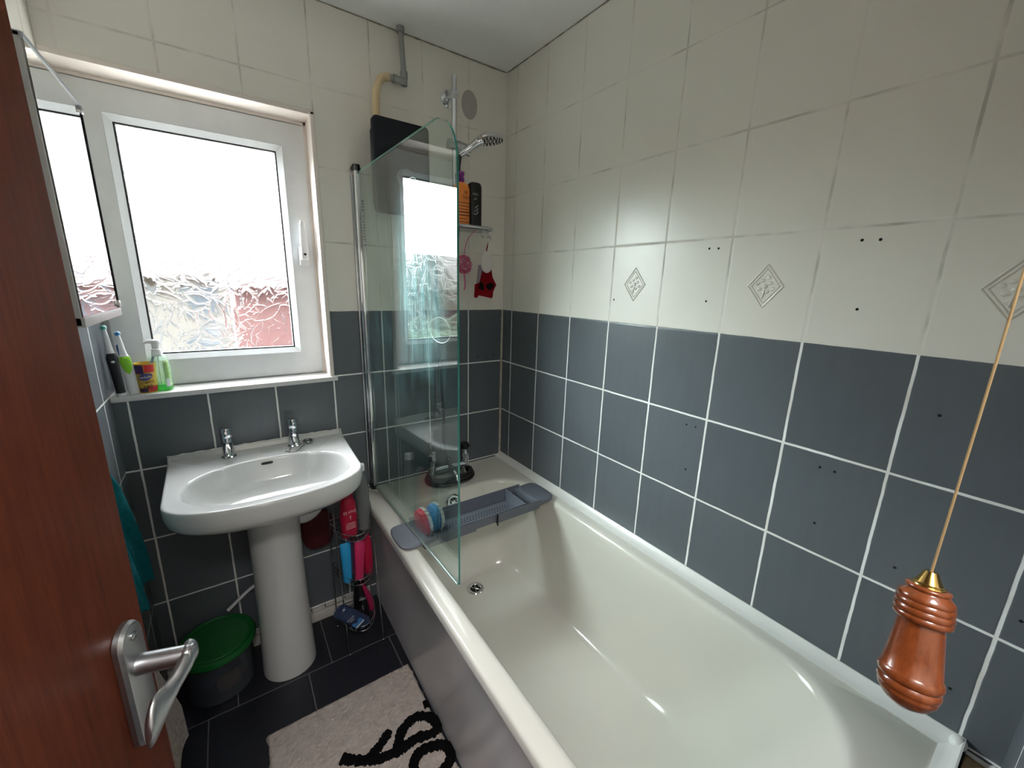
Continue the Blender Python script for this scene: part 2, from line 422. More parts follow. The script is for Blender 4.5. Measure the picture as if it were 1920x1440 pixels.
for (x, z) in [(-0.139, 1.088), (-0.045, 1.089)]:
    b = MB(); b.lathe([(0.0001, 0.0006), (0.0022, 0.0008), (0.003, 0.0)], 12, Tr(x, 0, z) @ Rot(PI/2, 'X'))
    b.build('drill_hole', M['dark'], wall_back)
# embossed diamonds with a flower on three of the white tiles
M['relief'] = mat('relief_glaze', (224, 220, 211), 0.25)
for cyy in (-0.778, -1.178, -1.578):
    b = MB(); c = Vector((-0.0005, cyy, 1.437))
    dia = [c+Vector((0, 0, 0.052)), c+Vector((0, -0.041, 0)), c+Vector((0, 0, -0.052)), c+Vector((0, 0.041, 0))]
    for i in range(4): b.tube([dia[i], dia[(i+1) % 4]], 0.0016, 8)
    for i in range(4):
        b.tube([dia[i]*0.8+c*0.2, dia[(i+1) % 4]*0.8+c*0.2], 0.0012, 6)
    for a in range(8):
        t = a*PI/4+0.3; rr = 0.013 if a % 2 else 0.019
        b.ball(c+Vector((0, rr*math.cos(t), rr*1.15*math.sin(t))), (0.0016, 0.0055, 0.0045), 10, 6)
    b.ball(c, (0.003, 0.006, 0.006), 10, 6)
    b.tube([c+Vector((0, 0, -0.008)), c+Vector((0, 0.004, -0.03))], 0.0018, 6)
    b.build('tile_relief', M['relief'], wall_right)
# caulk in the corner
b = MB(); b.tube([(-0.004, -0.004, 0.56), (-0.0035, -0.0035, 1.31)], [0.006, 0.004, 0.0055, 0.004, 0.005], 8)
b.build('corner_caulk', mat('grubby_caulk', (196, 186, 170), 0.7, var=0.3, vscale=40), wall_right)
M['joint'] = mat('grubby_joint', (150, 145, 135), 0.8, var=0.35, vscale=30)
b = MB(); b.tube([(WX0+0.01+1.41*i/70, -0.001, CZ-0.001) for i in range(71)], [random.uniform(0.0012, 0.0042) for i in range(71)], 6); b.build('ceiling_joint', M['joint'], wall_back)
b = MB(); b.tube([(-0.001, -0.01-1.70*i/80, CZ-0.001) for i in range(81)], [random.uniform(0.0008, 0.0034) for i in range(81)], 6); b.build('ceiling_joint', M['joint'], wall_right)
# skirting with a broken top edge
b = MB(); b.box(WX0, -0.70, -0.022, 0.0, 0.0, 0.042, 0.003)
x = WX0
while x < -0.72:
    ln = random.uniform(0.03, 0.09); b.box(x, min(x+ln, -0.70), -0.016, 0.0, 0.046+random.uniform(-0.004, 0.004), 0.058, 0.002); x += ln+0.004
struct(b.build('baseboard_back', M['skirt']))

# ------------------------------------------------------------------ window
win = thing('window_1', 'white window', 'window', (-1.105, 0.10, 1.06)); del win['label']; del win['category']; struct(win)
GX0, GX1, GZ0, GZ1 = -1.3155, -0.902, 1.171, 1.857
def ring4(mb, a, b_, y0, y1a, y1b):
    """picture-frame section: outer rect a, inner rect b, face from depth y1a (outer) to y1b (inner), back at y0"""
    (ax0, ax1, az0, az1), (bx0, bx1, bz0, bz1) = a, b_
    A = [(ax0, az0), (ax1, az0), (ax1, az1), (ax0, az1)]; B = [(bx0, bz0), (bx1, bz0), (bx1, bz1), (bx0, bz1)]
    for i in range(4):
        j = (i+1) % 4
        vs = [(A[i][0], y1a, A[i][1]), (A[j][0], y1a, A[j][1]), (B[j][0], y1b, B[j][1]), (B[i][0], y1b, B[i][1])]
        vs += [(v[0], y0, v[2]) for v in vs]
        mb.add(vs, [(0, 1, 2, 3), (7, 6, 5, 4), (0, 4, 5, 1), (1, 5, 6, 2), (2, 6, 7, 3), (3, 7, 4, 0)])
b = MB(); ring4(b, (-1.425, -0.788, 1.046, 1.978), (-1.412, -0.800, 1.062, 1.956), 0.15, 0.104, 0.104); b.build('window_frame', M['pvc'], win, fix=False, ang=20)
b = MB(); ring4(b, (-1.410, -0.802, 1.064, 1.954), (GX0-0.022, GX1+0.022, GZ0-0.022, GZ1+0.022), 0.15, 0.094, 0.094)
b.build('sash', M['pvc'], win, fix=False, ang=20)
b = MB(); ring4(b, (GX0-0.0215, GX1+0.0215, GZ0-0.0215, GZ1+0.0215), (GX0-0.003, GX1+0.003, GZ0-0.003, GZ1+0.003), 0.14, 0.0945, 0.108)
b.build('glazing_bead', M['pvc'], win, fix=False, ang=20)
b = MB(); ring4(b, (GX0-0.004, GX1+0.004, GZ0-0.004, GZ1+0.004), (GX0+0.0012, GX1-0.0012, GZ0+0.0012, GZ1-0.0012), 0.13, 0.1075, 0.1095)
b.build('gasket', M['gasket'], win, fix=False)
# glass with embossed leaves on its inner face
def leaf_field(nx, nz, W, H):
    X, Z = np.meshgrid(np.linspace(0, W, nx), np.linspace(0, H, nz)); h = np.zeros_like(X)
    for _ in range(330):
        cx, cz = rng.uniform(-0.03, W+0.03), rng.uniform(-0.03, H+0.03); a = rng.uniform(0, 2*PI); L = rng.uniform(0.034, 0.060); wd = L*rng.uniform(0.34, 0.5)
        u = ((X-cx)*np.cos(a)+(Z-cz)*np.sin(a))/L; v = (-(X-cx)*np.sin(a)+(Z-cz)*np.cos(a)); v = v+0.12*L*(u*u)*np.sign(np.sin(a*7))
        half = wd*np.clip(1-np.abs(u)**1.8, 0, 1)
        ins = (np.abs(v) < half) & (np.abs(u) < 1)
        g = np.where(half > 1e-9, 1-np.abs(v)/np.maximum(half, 1e-9), 0); edge = g*half
        t = rng.uniform(0.0, 0.0007)
        leaf = t+0.0010*np.exp(-(edge/0.0020)**2)+0.00030*np.exp(-(v/0.0014)**2)-0.0004*np.cos(v/half.clip(1e-4)*PI)*0.5
        leaf = leaf+0.00006*np.sin((u*L*0.8+np.abs(v))/0.0034)
        h = np.where(ins, leaf, h)
    return X, Z, h
nx, nz = 236, 390; W_, H_ = GX1-GX0+0.004, GZ1-GZ0+0.004
X, Z, h = leaf_field(nx, nz, W_, H_)
vs = np.stack([X+GX0-0.002, 0.113-h, Z+GZ0-0.002], -1).reshape(-1, 3)
g = MB(); fs = []
for i in range(nz-1):
    r = i*nx
    for j in range(nx-1): fs.append((r+j, r+j+1, r+nx+j+1, r+nx+j))
g.v = [Vector(p) for p in vs.tolist()]; g.f = fs; g.mi = [0]*len(fs)
g.cur = 1
x0, x1, z0, z1 = GX0-0.002, GX1+0.002, GZ0-0.002, GZ1+0.002
g.add([(x0, 0.118, z0), (x1, 0.118, z0), (x1, 0.118, z1), (x0, 0.118, z1)], [(3, 2, 1, 0)])
g.build('glass_pane', [M['glass'], M['clearouter']], win, ang=180, fix=False)
# handle
b = MB(); b.box(-0.858, -0.826, 0.080, 0.094, 1.475, 1.545, 0.006)
hd = b.build('window_handle', M['white_plastic'], win)
b = MB(); b.loft([[Vector((-0.842+dx*w_, 0.066+dy*d_, z)) for dx, dy in oval(0, 0, 1, 1, 14, 3)] for w_, d_, z in
                  [(0.013, 0.008, 1.496), (0.0135, 0.012, 1.50), (0.0135, 0.013, 1.53), (0.012, 0.009, 1.57), (0.009, 0.007, 1.625), (0.006, 0.005, 1.632)]])
b.build('lever', M['pvc'], hd)
b = MB(); b.lathe([(0.0001, 0), (0.0045, 0), (0.0045, 0.003)], 14, Tr(-0.842, 0.0515, 1.515) @ Rot(-PI/2, 'X'))
b.build('keyhole', M['dark'], hd)
# reveal lining and sill
b = MB()
b.box(WO[0], WO[1]+0.003, -0.0035, 0.103, WO[3]-0.012, WO[3]+0.004, 0.003)
b.box(WO[1]-0.012, WO[1]+0.004, -0.0035, 0.103, WO[2], WO[3], 0.003)
b.box(WO[0], WO[1]-0.012, 0.090, 0.1032, WO[3]-0.0215, WO[3]-0.0115)
b.box(WO[1]-0.0195, WO[1]-0.0115, 0.090, 0.1032, 1.06, WO[3]-0.0115)
struct(b.build('trim_1', M['reveal']))
b = MB(); b.box(WX0, -0.773, -0.012, 0.104, 1.042, 1.060, 0.004)
struct(b.build('trim_2', mat('sill_board', (226, 225, 224), 0.35)))

# ------------------------------------------------------------------ bath
def rrect(x0, x1, y0, y1, rb, rf, n=14, m=10):
    """rounded rectangle, y1 = tap end (radius rb), y0 = near end (radius rf); same vertex count for every call"""
    pts = []
    def arc(cx, cyy, r, a0):
        for i in range(n+1): t = a0+PI/2*i/n; pts.append((cx+r*math.cos(t), cyy+r*math.sin(t)))
    def side(a, b_):
        for i in range(1, m): pts.append((a[0]+(b_[0]-a[0])*i/m, a[1]+(b_[1]-a[1])*i/m))
    arc(x1-rb, y1-rb, rb, 0); side((x1-rb, y1), (x0+rb, y1))
    arc(x0+rb, y1-rb, rb, PI/2); side((x0, y1-rb), (x0, y0+rf))
    arc(x0+rf, y0+rf, rf, PI); side((x0+rf, y0), (x1-rf, y0))
    arc(x1-rf, y0+rf, rf, 1.5*PI); side((x1, y0+rf), (x1, y1-rb))
    return pts
RZ = 0.552
def bring(x0, x1, y0, y1, rb, rf, z): return [Vector((x, y, z)) for x, y in rrect(x0, x1, y0, y1, rb, rf)]
rings = []
O = (-0.718, -0.001, -1.688, -0.001)
for ins, z in [(0.006, RZ-0.034), (0.0, RZ-0.030), (0.0, RZ-0.010), (0.003, RZ-0.003), (0.009, RZ)]:
    rings.append(bring(O[0]+ins, O[1]-min(ins, 0.0), O[2]+ins, O[3]-ins*0.2, 0.012, 0.03, z))
OX0, OX1, OY0, OY1 = -0.660, -0.072, -1.575, -0.222
for ins, z in [(-0.016, RZ), (-0.006, RZ-0.0015), (0.0, RZ-0.007), (0.004, RZ-0.016)]:
    rings.append(bring(OX0+ins, OX1-ins, OY0+ins, OY1-ins, 0.15, 0.215, z))
D = RZ-0.016-0.165
for k in range(1, 21):
    th = PI/2*k/20
    f1 = 1-math.cos(th)**0.62; zf = math.sin(th)**0.80
    f = 0.36*zf+0.64*f1; fe = 0.60*zf+0.40*f1
    z = RZ-0.016-D*zf
    rings.append(bring(OX0+0.004+0.105*f, OX1-0.004-0.105*f, OY0+0.004+0.40*fe, OY1-0.004-0.12*f, 0.15-0.03*f, 0.215-0.06*f, z))
last = rings[-1]; ctr = Vector((-0.365, -0.62, 0.165))
for t in (0.35, 0.7): rings.append([p.lerp(ctr, t) for p in last])
b = MB(); b.loft(rings, False, True)
bath = thing('bathtub', 'cream enamel bathtub along the tiled long wall', 'bathtub', (-0.365, -0.85, 0.0))
b.build('tub', M['bath'], bath, ang=50)
# legs / cradle under the tub so that it stands
b = MB()
for yy in (-0.35, -1.35):
    b = MB(); b.box(-0.60, -0.10, yy-0.02, yy+0.02, 0.0, 0.158, 0.002); b.build('cradle', M['cab_dark'], bath)
b = MB(); b.lathe([(0.0001, 0.001), (0.022, 0.001), (0.024, 0.0035), (0.034, 0.004), (0.036, 0.002), (0.036, 0.0)], 32, Tr(-0.365, -0.388, 0.1655))
wst = b.build('drain', M['chrome'], bath)
b = MB(); b.lathe([(0.0001, 0.0014), (0.021, 0.0014)], 24, Tr(-0.365, -0.388, 0.1655), cap=False); b.build('drain_hole', M['dark'], wst, fix=False)
b = MB()
for a in range(3):
    t = a*PI/3+0.2; b.tube([(-0.365-0.02*math.cos(t), -0.388-0.02*math.sin(t), 0.1675), (-0.365+0.02*math.cos(t), -0.388+0.02*math.sin(t), 0.1675)], 0.0018, 6)
b.build('drain_grid', M['chrome'], wst)
# overflow on the sloping end
OT = Tr(-0.392, -0.2345, 0.508) @ Rot(math.radians(72), 'X')
b = MB(); b.lathe([(0.0, 0.009), (0.020, 0.009), (0.022, 0.012), (0.028, 0.013), (0.034, 0.008), (0.035, 0.0)], 36, OT)
ovf = b.build('overflow', M['chrome'], bath)
b = MB()
for a in range(6):
    t = a*PI/3
    b.lathe([(0.0001, 0.0095), (0.0046, 0.0095)], 14, OT @ Tr(0.0125*math.cos(t), 0.0125*math.sin(t), 0.0), sx=0.8, cap=False)
b.build('overflow_slot', M['dark'], ovf, fix=False)
# side panel, bowed a little outwards at the top
b = MB(); prof = [(-0.674, 0.001), (-0.674, 0.06), (-0.677, 0.20), (-0.686, 0.36), (-0.697, 0.46), (-0.707, 0.500), (-0.709, 0.507), (-0.706, 0.511), (-0.690, 0.511)]
outl = [(x, z) for x, z in prof]+[(x+0.006 if x > -0.7 else -0.690, z) for x, z in [(-0.690, 0.505), (-0.684, 0.36), (-0.672, 0.20), (-0.668, 0.06), (-0.668, 0.001)]]
T = frame((0, 0, 0), (1, 0, 0), (0, 0, 1), (0, -1, 0))
b.prism(outl, 0.004, 1.685, T)
b.build('side_panel', M['panel'], bath, ang=30)['label'] = 'plain white acrylic side panel'
b = MB(); y = -0.7
for k in range(26):
    yy = -0.30-k*0.04+random.uniform(-0.01, 0.01); ln = random.uniform(0.01, 0.05)
    b.box(-0.7135, -0.707, yy-ln, yy, 0.5105, 0.5145+random.uniform(0, 0.003), 0.001)
b.build('sealant_crumbs', M['dark'], bath)['kind'] = 'stuff'
# sealing trim along wall and near end
b = MB(); sec = [(0, 0), (0.030, 0), (0.031, 0.003), (0.022, 0.006), (0.014, 0.010), (0.006, 0.020), (0.003, 0.024), (0, 0.024)]
b.loft([[Vector((-dx-0.0005, y, RZ+dz)) for dx, dz in sec] for y in (-0.002, -0.85, -1.690)])
b.loft([[Vector((x, -1.690+dx, RZ+dz)) for dx, dz in sec] for x in (-0.002, -0.35, -0.70)])
b.ball((-0.010, -1.682, RZ+0.013), (0.016, 0.013, 0.013), 16, 10)
struct(b.build('trim_3', M['seal'], ang=50))
b = MB(); b.box(-0.70, -0.008, FY+0.008, -1.694, 0.0, 0.548, 0.002)
tag(b.build('boxing_board', M['bare_wood'], loc=(-0.35, -1.715, 0)), 'bare brown wooden board behind the near end of the bathtub', 'board')
b = MB(); b.tube([(-0.004, FY+0.004, 0.548), (-0.004, -1.694, 0.551)], [0.006, 0.003, 0.004], 8); b.ball((-0.012, FY+0.006, 0.55), (0.018, 0.008, 0.010), 12, 8)
struct(b.build('trim_4', M['seal']))

# ------------------------------------------------------------------ shower screen
scr = thing('shower_screen', 'hinged clear glass shower screen with chrome pole on the bathtub rim', 'shower screen', (-0.662, -0.022, RZ))
P0 = Vector((-0.660, -0.040, 0)); P1 = Vector((-0.638, -0.768, 0)); du = (P1-P0).normalized(); dn = Vector((-du.y, du.x, 0)); GL = (P1-P0).length
top = 1.806; zb = 0.571; R = 0.115
outl = [(0, zb), (GL-0.004, zb), (GL, zb+0.004)]
for i in range(13): t = PI/2*i/12; outl.append((GL-R+R*math.cos(t), top-R+R*math.sin(t)))
outl += [(0, top)]
b = MB(); b.prism(outl, -0.003, 0.003, frame(P0, du, (0, 0, 1), dn))
gm = b
for k, f in enumerate(b.f):
    n_ = (b.v[f[1]]-b.v[f[0]]).cross(b.v[f[2]]-b.v[f[0]]).normalized()
    b.mi[k] = 0 if abs(n_.dot(dn)) > 0.9 else 1
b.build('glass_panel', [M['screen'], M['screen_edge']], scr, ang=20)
b = MB(); b.tube([(-0.662, -0.022, 0.575), (-0.662, -0.022, 1.815)], 0.0105, 24); b.box(-0.668, -0.656, -0.045, -0.022, 0.575, 1.80, 0.002)
b.build('hinge_pole', M['chrome'], scr)
b = MB(); b.tube([(-0.662, -0.022, 1.812), (-0.662, -0.022, 1.832)], 0.0135, 24); b.box(-0.678, -0.646, -0.026, 0.0, 1.814, 1.826, 0.002)
b.build('hinge_cap', M['dark_chrome'], scr)
b = MB(); b.tube([(-0.662, -0.022, RZ+0.001), (-0.662, -0.022, 0.578)], 0.0135, 24); b.box(-0.678, -0.646, -0.026, 0.0, RZ+0.006, 0.574, 0.002)
b.build('hinge_foot', M['black'], scr)
b = MB(); b.box(-0.680, -0.672, -0.012, 0.0, 0.58, 1.80, 0.001); b.build('wall_profile', M['chrome_dull'], scr)
b = MB(); q = [P0+du*0.012+Vector((0, 0, zb-0.002)), P1-du*0.01+Vector((0, 0, zb-0.002))]
b.tube(q, 0.0048, 10); b.build('bottom_seal', clear('seal_plastic', (215, 222, 218), 0.1, 0.35), scr)
for (yy, zz, rr) in [(-0.495, 1.682, 0.024), (-0.66, 1.30, 0.034)]:
    c = P0+du*(-yy-0.04)-dn*-0.0034+Vector((0, 0, zz)); b = MB()
    b.tube([c+du*rr*1.8*math.cos(2*PI*i/40)+Vector((0, 0, rr*math.sin(2*PI*i/40))) for i in range(40)], 0.0009, 5, closed=True)
    b.build('ring_mark', M['white_plastic'], scr)  # thin pale oval outlines on the glass
# small scale / print at the hinge side, drips near the rim
b = MB()
for k in range(16): b.box(-0.6655, -0.6635, -0.090, -0.082, 1.70-k*0.010, 1.7035-k*0.010)
b.build('printed_marks', M['gasket'], scr)

# ------------------------------------------------------------------ bath mixer tap and coiled hose
tp = thing('bath_mixer_tap', 'chrome bath mixer tap standing on the end of the bathtub', 'tap', (-0.350, -0.115, RZ))
for s in (-1, 1):
    b = MB(); b.lathe([(0.024, 0), (0.024, 0.006), (0.017, 0.012), (0.016, 0.10), (0.019, 0.102), (0.019, 0.132), (0.0175, 0.136), (0.0001, 0.1375)], 28, Tr(-0.350+s*0.080, -0.115, RZ))
    b.build('pillar', M['chrome_dull'], tp)
b = MB(); b.tube([(-0.425, -0.115, RZ+0.062), (-0.275, -0.115, RZ+0.062)], 0.017, 24); b.build('crossbar', M['chrome'], tp)
b = MB(); b.tube([(-0.35, -0.115, RZ+0.062), (-0.35, -0.15, RZ+0.066), (-0.35, -0.185, RZ+0.056), (-0.35, -0.20, RZ+0.03)], [0.014, 0.013, 0.012, 0.0125], 20, smooth=6)
b.build('spout', M['chrome'], tp)
b = MB(); b.tube([(-0.35, -0.115, RZ+0.062), (-0.35, -0.112, RZ+0.095)], [0.016, 0.012], 18); b.ball((-0.35, -0.112, RZ+0.098), 0.0125); b.build('diverter', M['dark_chrome'], tp)
for s in (-1, 1):
    b = MB(); b.lathe([(0.0185, 0.0), (0.0195, 0.004), (0.0195, 0.02), (0.0185, 0.024), (0.0001, 0.025)], 24, Tr(-0.350+s*0.08, -0.115, RZ+0.1375))
    if s > 0: b.tube([(-0.27, -0.115, RZ+0.15), (-0.243, -0.122, RZ+0.145)], 0.004, 10)
    b.build('tap_head', M['black'] if s > 0 else M['chrome_dull'], tp)
pts = []
for i in range(3*28):
    t = 2*PI*i/28; k = i/28
    pts.append((-0.345+(0.116-0.006*k)*math.cos(t), -0.118+(0.088-0.005*k)*math.sin(t), RZ+0.0075+0.0125*k+0.003*math.sin(3*t)))
b = MB(); b.tube(pts, 0.0068, 10)
M['hose'] = mat('dark_metal_hose', (70, 66, 68), 0.34, 0.8, bump=0.4, bscale=700)
tag(b.build('coiled_hose', M['hose'], loc=(-0.345, -0.118, RZ)), 'dark metal shower hose coiled round the bath mixer tap', 'hose')

# ------------------------------------------------------------------ bath caddy and scrubbers
cad = thing('bath_caddy', 'grey plastic caddy tray lying across the bathtub', 'bath tray', (-0.38, -0.435, RZ))
G = M['grey_plastic']
def pan(mb, x0, x1, y0, y1, zb, zt, th=0.003, slope=0.012):
    """open tray with sloping sides"""
    def rr(i, z): return [Vector((x0+i, y0+i, z)), Vector((x1-i, y0+i, z)), Vector((x1-i, y1-i, z)), Vector((x0+i, y1-i, z))]
    mb.loft([rr(slope, zb), rr(0, zt), rr(th, zt), rr(slope+th, zb+th)], True, True)
b = MB(); pan(b, -0.600, -0.205, -0.5115, -0.3625, 0.5332, 0.578); tray = b.build('tray', G, cad, ang=25)
def sleeve(x0, x1):
    o_ = [(-0.516, 0.575), (-0.505, 0.530), (-0.369, 0.530), (-0.358, 0.575), (-0.3605, 0.575), (-0.3711, 0.5325), (-0.5029, 0.5325), (-0.5135, 0.575)]
    b = MB(); b.prism(o_, x0, x1, frame((0, 0, 0), (0, 1, 0), (0, 0, 1), (1, 0, 0))); b.build('outer_sleeve', G, cad, ang=25)
sleeve(-0.634, -0.430); sleeve(-0.340, -0.130)
def paddle(x0, x1, name, raised):
    outl = oval((x0+x1)/2, -0.437, (x1-x0)/2, 0.078, 40, 3.6)
    b = MB(); rg = []
    z0 = RZ+0.001
    for ins, z in [(0.003, z0), (0.0, z0+0.003), (0.0, z0+0.007+raised), (0.003, z0+0.0095+raised), (0.012, z0+0.0108+raised)]:
        sx = 1-ins/((x1-x0)/2); sy = 1-ins/0.078
        rg.append([Vector(((x-(x0+x1)/2)*sx+(x0+x1)/2, (y+0.437)*sy-0.437, z)) for x, y in outl])
    b.loft(rg); b.build(name, G, cad)
paddle(-0.716, -0.615, 'end_handle', 0.0); paddle(-0.152, -0.050, 'end_handle', 0.006)
b = MB(); b.box(-0.158, -0.131, -0.508, -0.366, 0.533, 0.566, 0.002); b.build('end_block', G, cad); b = MB(); b.box(-0.634, -0.618, -0.508, -0.366, 0.533, 0.562, 0.002); b.build('end_block', G, cad)
b = MB()
for i in range(26):
    for j in range(5):
        xx = -0.558+i*0.0125+(j % 2)*0.006; yy = -0.418-j*0.0128
        b.lathe([(0.0001, 0.0), (0.0032, 0.0)], 8, Tr(xx, yy, 0.5376), cap=False)
M['holes'] = mat('drain_holes_pale', (20, 21, 24), 0.9)
dh = b.build('drainage_holes', M['holes'], cad, fix=False); dh['kind'] = 'stuff'
b = MB(); b.box(-0.345, -0.342, -0.520, -0.514, 0.530, 0.576); b.build('slot', M['dark'], cad); b = MB(); b.box(-0.207, -0.199, -0.50, -0.41, 0.560, 0.5775); b.build('slot', M['dark'], cad)
def scrubber(name, c, tilt, rgb, label):
    t = thing(name, label, 'scrubber', c)
    T = Tr(*c) @ Rot(tilt, 'Y') @ Rot(0.12, 'Z')
    b = MB(); rg = []
    for ins, d in [(0.010, -0.014), (0.003, -0.010), (0.0, 0.0), (0.0, 0.006)]:
        rg.append([Vector((d, y, z+0.052)) for y, z in oval(0, 0, 0.044-ins, 0.052-ins, 36, 2.3)])
    b.loft(rg, T=T); b.build('scrubber_back', mat(name+'_plastic', rgb, 0.35), t)
    b = MB(); rg = []
    def sc_(k, ins): return [Vector((0, (0.046-ins)*math.cos(a)*(1+0.035*math.sin(18*a)), 0.052+(0.054-ins)*math.sin(a)*(1+0.035*math.sin(18*a)))) for a in [2*PI*i/108 for i in range(108)]]
    for d, ins in [(0.0062, 0.0), (0.012, 0.0), (0.020, 0.004), (0.022, 0.012)]: rg.append([p+Vector((d, 0, 0)) for p in sc_(0, ins)])
    b.loft(rg, T=T); b.build('bristle_edge', mat(name+'_edge', (198, 200, 196), 0.6), t)
scrubber('bath_scrubber', (-0.607, -0.437, 0.538), -0.12, (196, 62, 80), 'red bath scrubber with pale scalloped edge standing in the grey caddy')
scrubber('bath_scrubber', (-0.566, -0.428, 0.538), 0.02, (66, 120, 160), 'blue bath scrubber with pale scalloped edge standing in the grey caddy')

# ------------------------------------------------------------------ washbasin, pedestal, taps
cx, cyb = -1.048, -0.27
def inside(x, y, ins=0.0):
    if y > -0.0025-ins*0: return False
    hw = 0.2735+(-y)*(-0.035)
    if y >= -0.33: return abs(x-cx) <= hw
    return (abs(x-cx)/0.262)**2.35+(abs(y+0.33)/0.143)**2.35 <= 1
cor = [math.atan2(-0.003-cyb, s*0.273) for s in (1, -1)]
angs = sorted(set([2*PI*i/132-PI for i in range(132)]+cor+[c+d for c in cor for d in (-0.012, 0.012)]))
def Rout(t):
    lo, hi = 0.0, 0.6
    for _ in range(34):
        md = (lo+hi)/2
        if inside(cx+md*math.cos(t), cyb+md*math.sin(t)): lo = md
        else: hi = md
    return lo
RO = [Rout(t) for t in angs]
bcx, bcy = -1.042, -0.288
def bowl(k, z, notch=0.0, dy=0.0):
    out = []
    for t in angs:
        c, s = math.cos(t), math.sin(t); e = 2.25
        r = 1/((abs(c)/0.229)**e+(abs(s)/0.153)**e)**(1/e)
        for (ta, wd) in ((math.radians(137), 0.045), (math.radians(43), 0.045)):
            r -= notch*math.exp(-((t-ta)/wd)**2)
        out.append(Vector((bcx+r*k*c, bcy+dy*1.0+r*k*s, z)))
    return out
def outer(k, z, oc=(cx, cyb), lift=0.0):
    out = []
    for t, r in zip(angs, RO):
        x, y = cx+r*math.cos(t), cyb+r*math.sin(t)
        x, y = oc[0]+(x-oc[0])*k, oc[1]+(y-oc[1])*k
        zz = z
        if lift: zz += lift*max(0.0, min(1.0, (y+0.034)/0.018))
        out.append(Vector((x, min(y, -0.002), zz)))
    return out
BZ = 0.826
oc = (cx, -0.16)
rings = [outer(0.22, 0.655, oc), outer(0.40, 0.668, oc), outer(0.66, 0.700, oc), outer(0.86, 0.735, oc), outer(0.955, 0.757, oc), outer(0.985, 0.772, oc),
         outer(1.0, 0.795), outer(1.0, 0.814, lift=0.012), outer(0.994, BZ-0.003, lift=0.014), outer(0.982, BZ, lift=0.015), outer(0.968, BZ, lift=0.015), outer(0.948, BZ, lift=0.0),
         bowl(1.035, BZ, 0.0), bowl(1.0, BZ-0.0025, 0.010), bowl(0.98, BZ-0.010, 0.012), bowl(0.955, BZ-0.028, 0.008), bowl(0.90, BZ-0.060), bowl(0.80, BZ-0.088), bowl(0.62, BZ-0.106), bowl(0.38, BZ-0.115), bowl(0.12, BZ-0.119)]
sink = thing('washbasin', 'white ceramic washbasin on a pedestal beneath the window', 'washbasin', (cx, -0.18, 0.0))
b = MB(); b.loft(rings, True, True); b.build('bowl', M['ceramic'], sink, ang=60)
b = MB(); T = Tr(-1.048, -0.1485, BZ-0.0145) @ Rot(math.radians(68), 'X')
b.loft([[Vector((x, y, z)) for x, y in oval(0, 0, 0.0175*k, 0.0042*k, 24, 4)] for k, z in [(1, -0.002), (1, 0.0012), (0.8, 0.0014)]], T=T)
b.build('overflow_slot', M['dark'], sink)
b = MB(); b.lathe([(0.0001, 0.003), (0.016, 0.003), (0.022, 0.004), (0.0235, 0.001)], 28, Tr(bcx, bcy, BZ-0.119)); b.build('waste', M['chrome'], sink)
b = MB(); n = 44
def ped(hw, yb, yf, z):
    out = []
    for i in range(n):
        t = 2*PI*i/n; c, s = math.cos(t), math.sin(t)
        ymid = yf+hw*1.0; x = cx-0.003+hw*math.copysign(abs(c)**0.92, c)
        y = ymid+(hw*s if s < 0 else (yb-ymid)*abs(s)**0.5)
        out.append(Vector((x, y, z)))
    return out
b.loft([ped(0.090, -0.075, -0.252, 0.001), ped(0.090, -0.075, -0.252, 0.02), ped(0.087, -0.075, -0.250, 0.10), ped(0.082, -0.075, -0.247, 0.28), ped(0.0795, -0.075, -0.246, 0.46), ped(0.081, -0.075, -0.252, 0.60), ped(0.086, -0.07, -0.262, 0.675), ped(0.088, -0.07, -0.265, 0.70)])
b.build('pedestal', M['ceramic'], sink, ang=60)
# ragged sealant along the back edge
b = MB(); b.tube([(cx-0.272+0.544*i/40, -0.005, 0.841+random.uniform(-0.0015, 0.002)) for i in range(41)], [random.uniform(0.002, 0.0042) for i in range(41)], 6)
b.build('sealant', M['seal'], sink)
tap = thing('basin_tap', 'chrome pillar tap standing alone on the washbasin, farther from the shower screen', 'tap', (-1.152, -0.062, BZ), 'pillar taps on the washbasin')
c = Vector((-1.152, -0.062, BZ))
b = MB(); b.lathe([(0.0225, 0.0), (0.0225, 0.004), (0.0175, 0.007), (0.0168, 0.066), (0.0155, 0.070)], 28, Tr(*c)); b.build('tap_body', M['chrome'], tap)
b = MB(); b.tube([c+Vector((0, 0, 0.048)), c+Vector((0, -0.026, 0.044)), c+Vector((0, -0.050, 0.030)), c+Vector((0, -0.056, 0.022))], [0.0135, 0.0135, 0.0125, 0.0125], 20, smooth=5); b.build('spout', M['chrome'], tap)
b = MB(); b.lathe([(0.0155, 0.0705), (0.0182, 0.073), (0.0182, 0.100), (0.0165, 0.104), (0.0001, 0.105)], 28, Tr(*c)); hd = b.build('tap_handle', M['chrome'], tap)
b = MB(); b.tube([c+Vector((0, -0.016, 0.090)), c+Vector((0, -0.034, 0.096))], [0.0042, 0.0034], 10); b.build('lever', M['chrome_dull'], hd)
t2 = dup(tap, (-0.952, -0.062, BZ)); t2['label'] = 'chrome pillar tap with the plug chain round its foot on the washbasin'
pg = thing('basin_plug', 'small round chrome plug on its chain resting on the washbasin by the tap', 'plug', (-0.907, -0.062, BZ))
b = MB(); b.lathe([(0.012, 0), (0.0155, 0.003), (0.0175, 0.009), (0.0165, 0.012), (0.010, 0.012), (0.0085, 0.0095), (0.0001, 0.0095)], 28, Tr(-0.907, -0.062, BZ+0.0003)); b.build('plug_disc', M['chrome_dull'], pg)
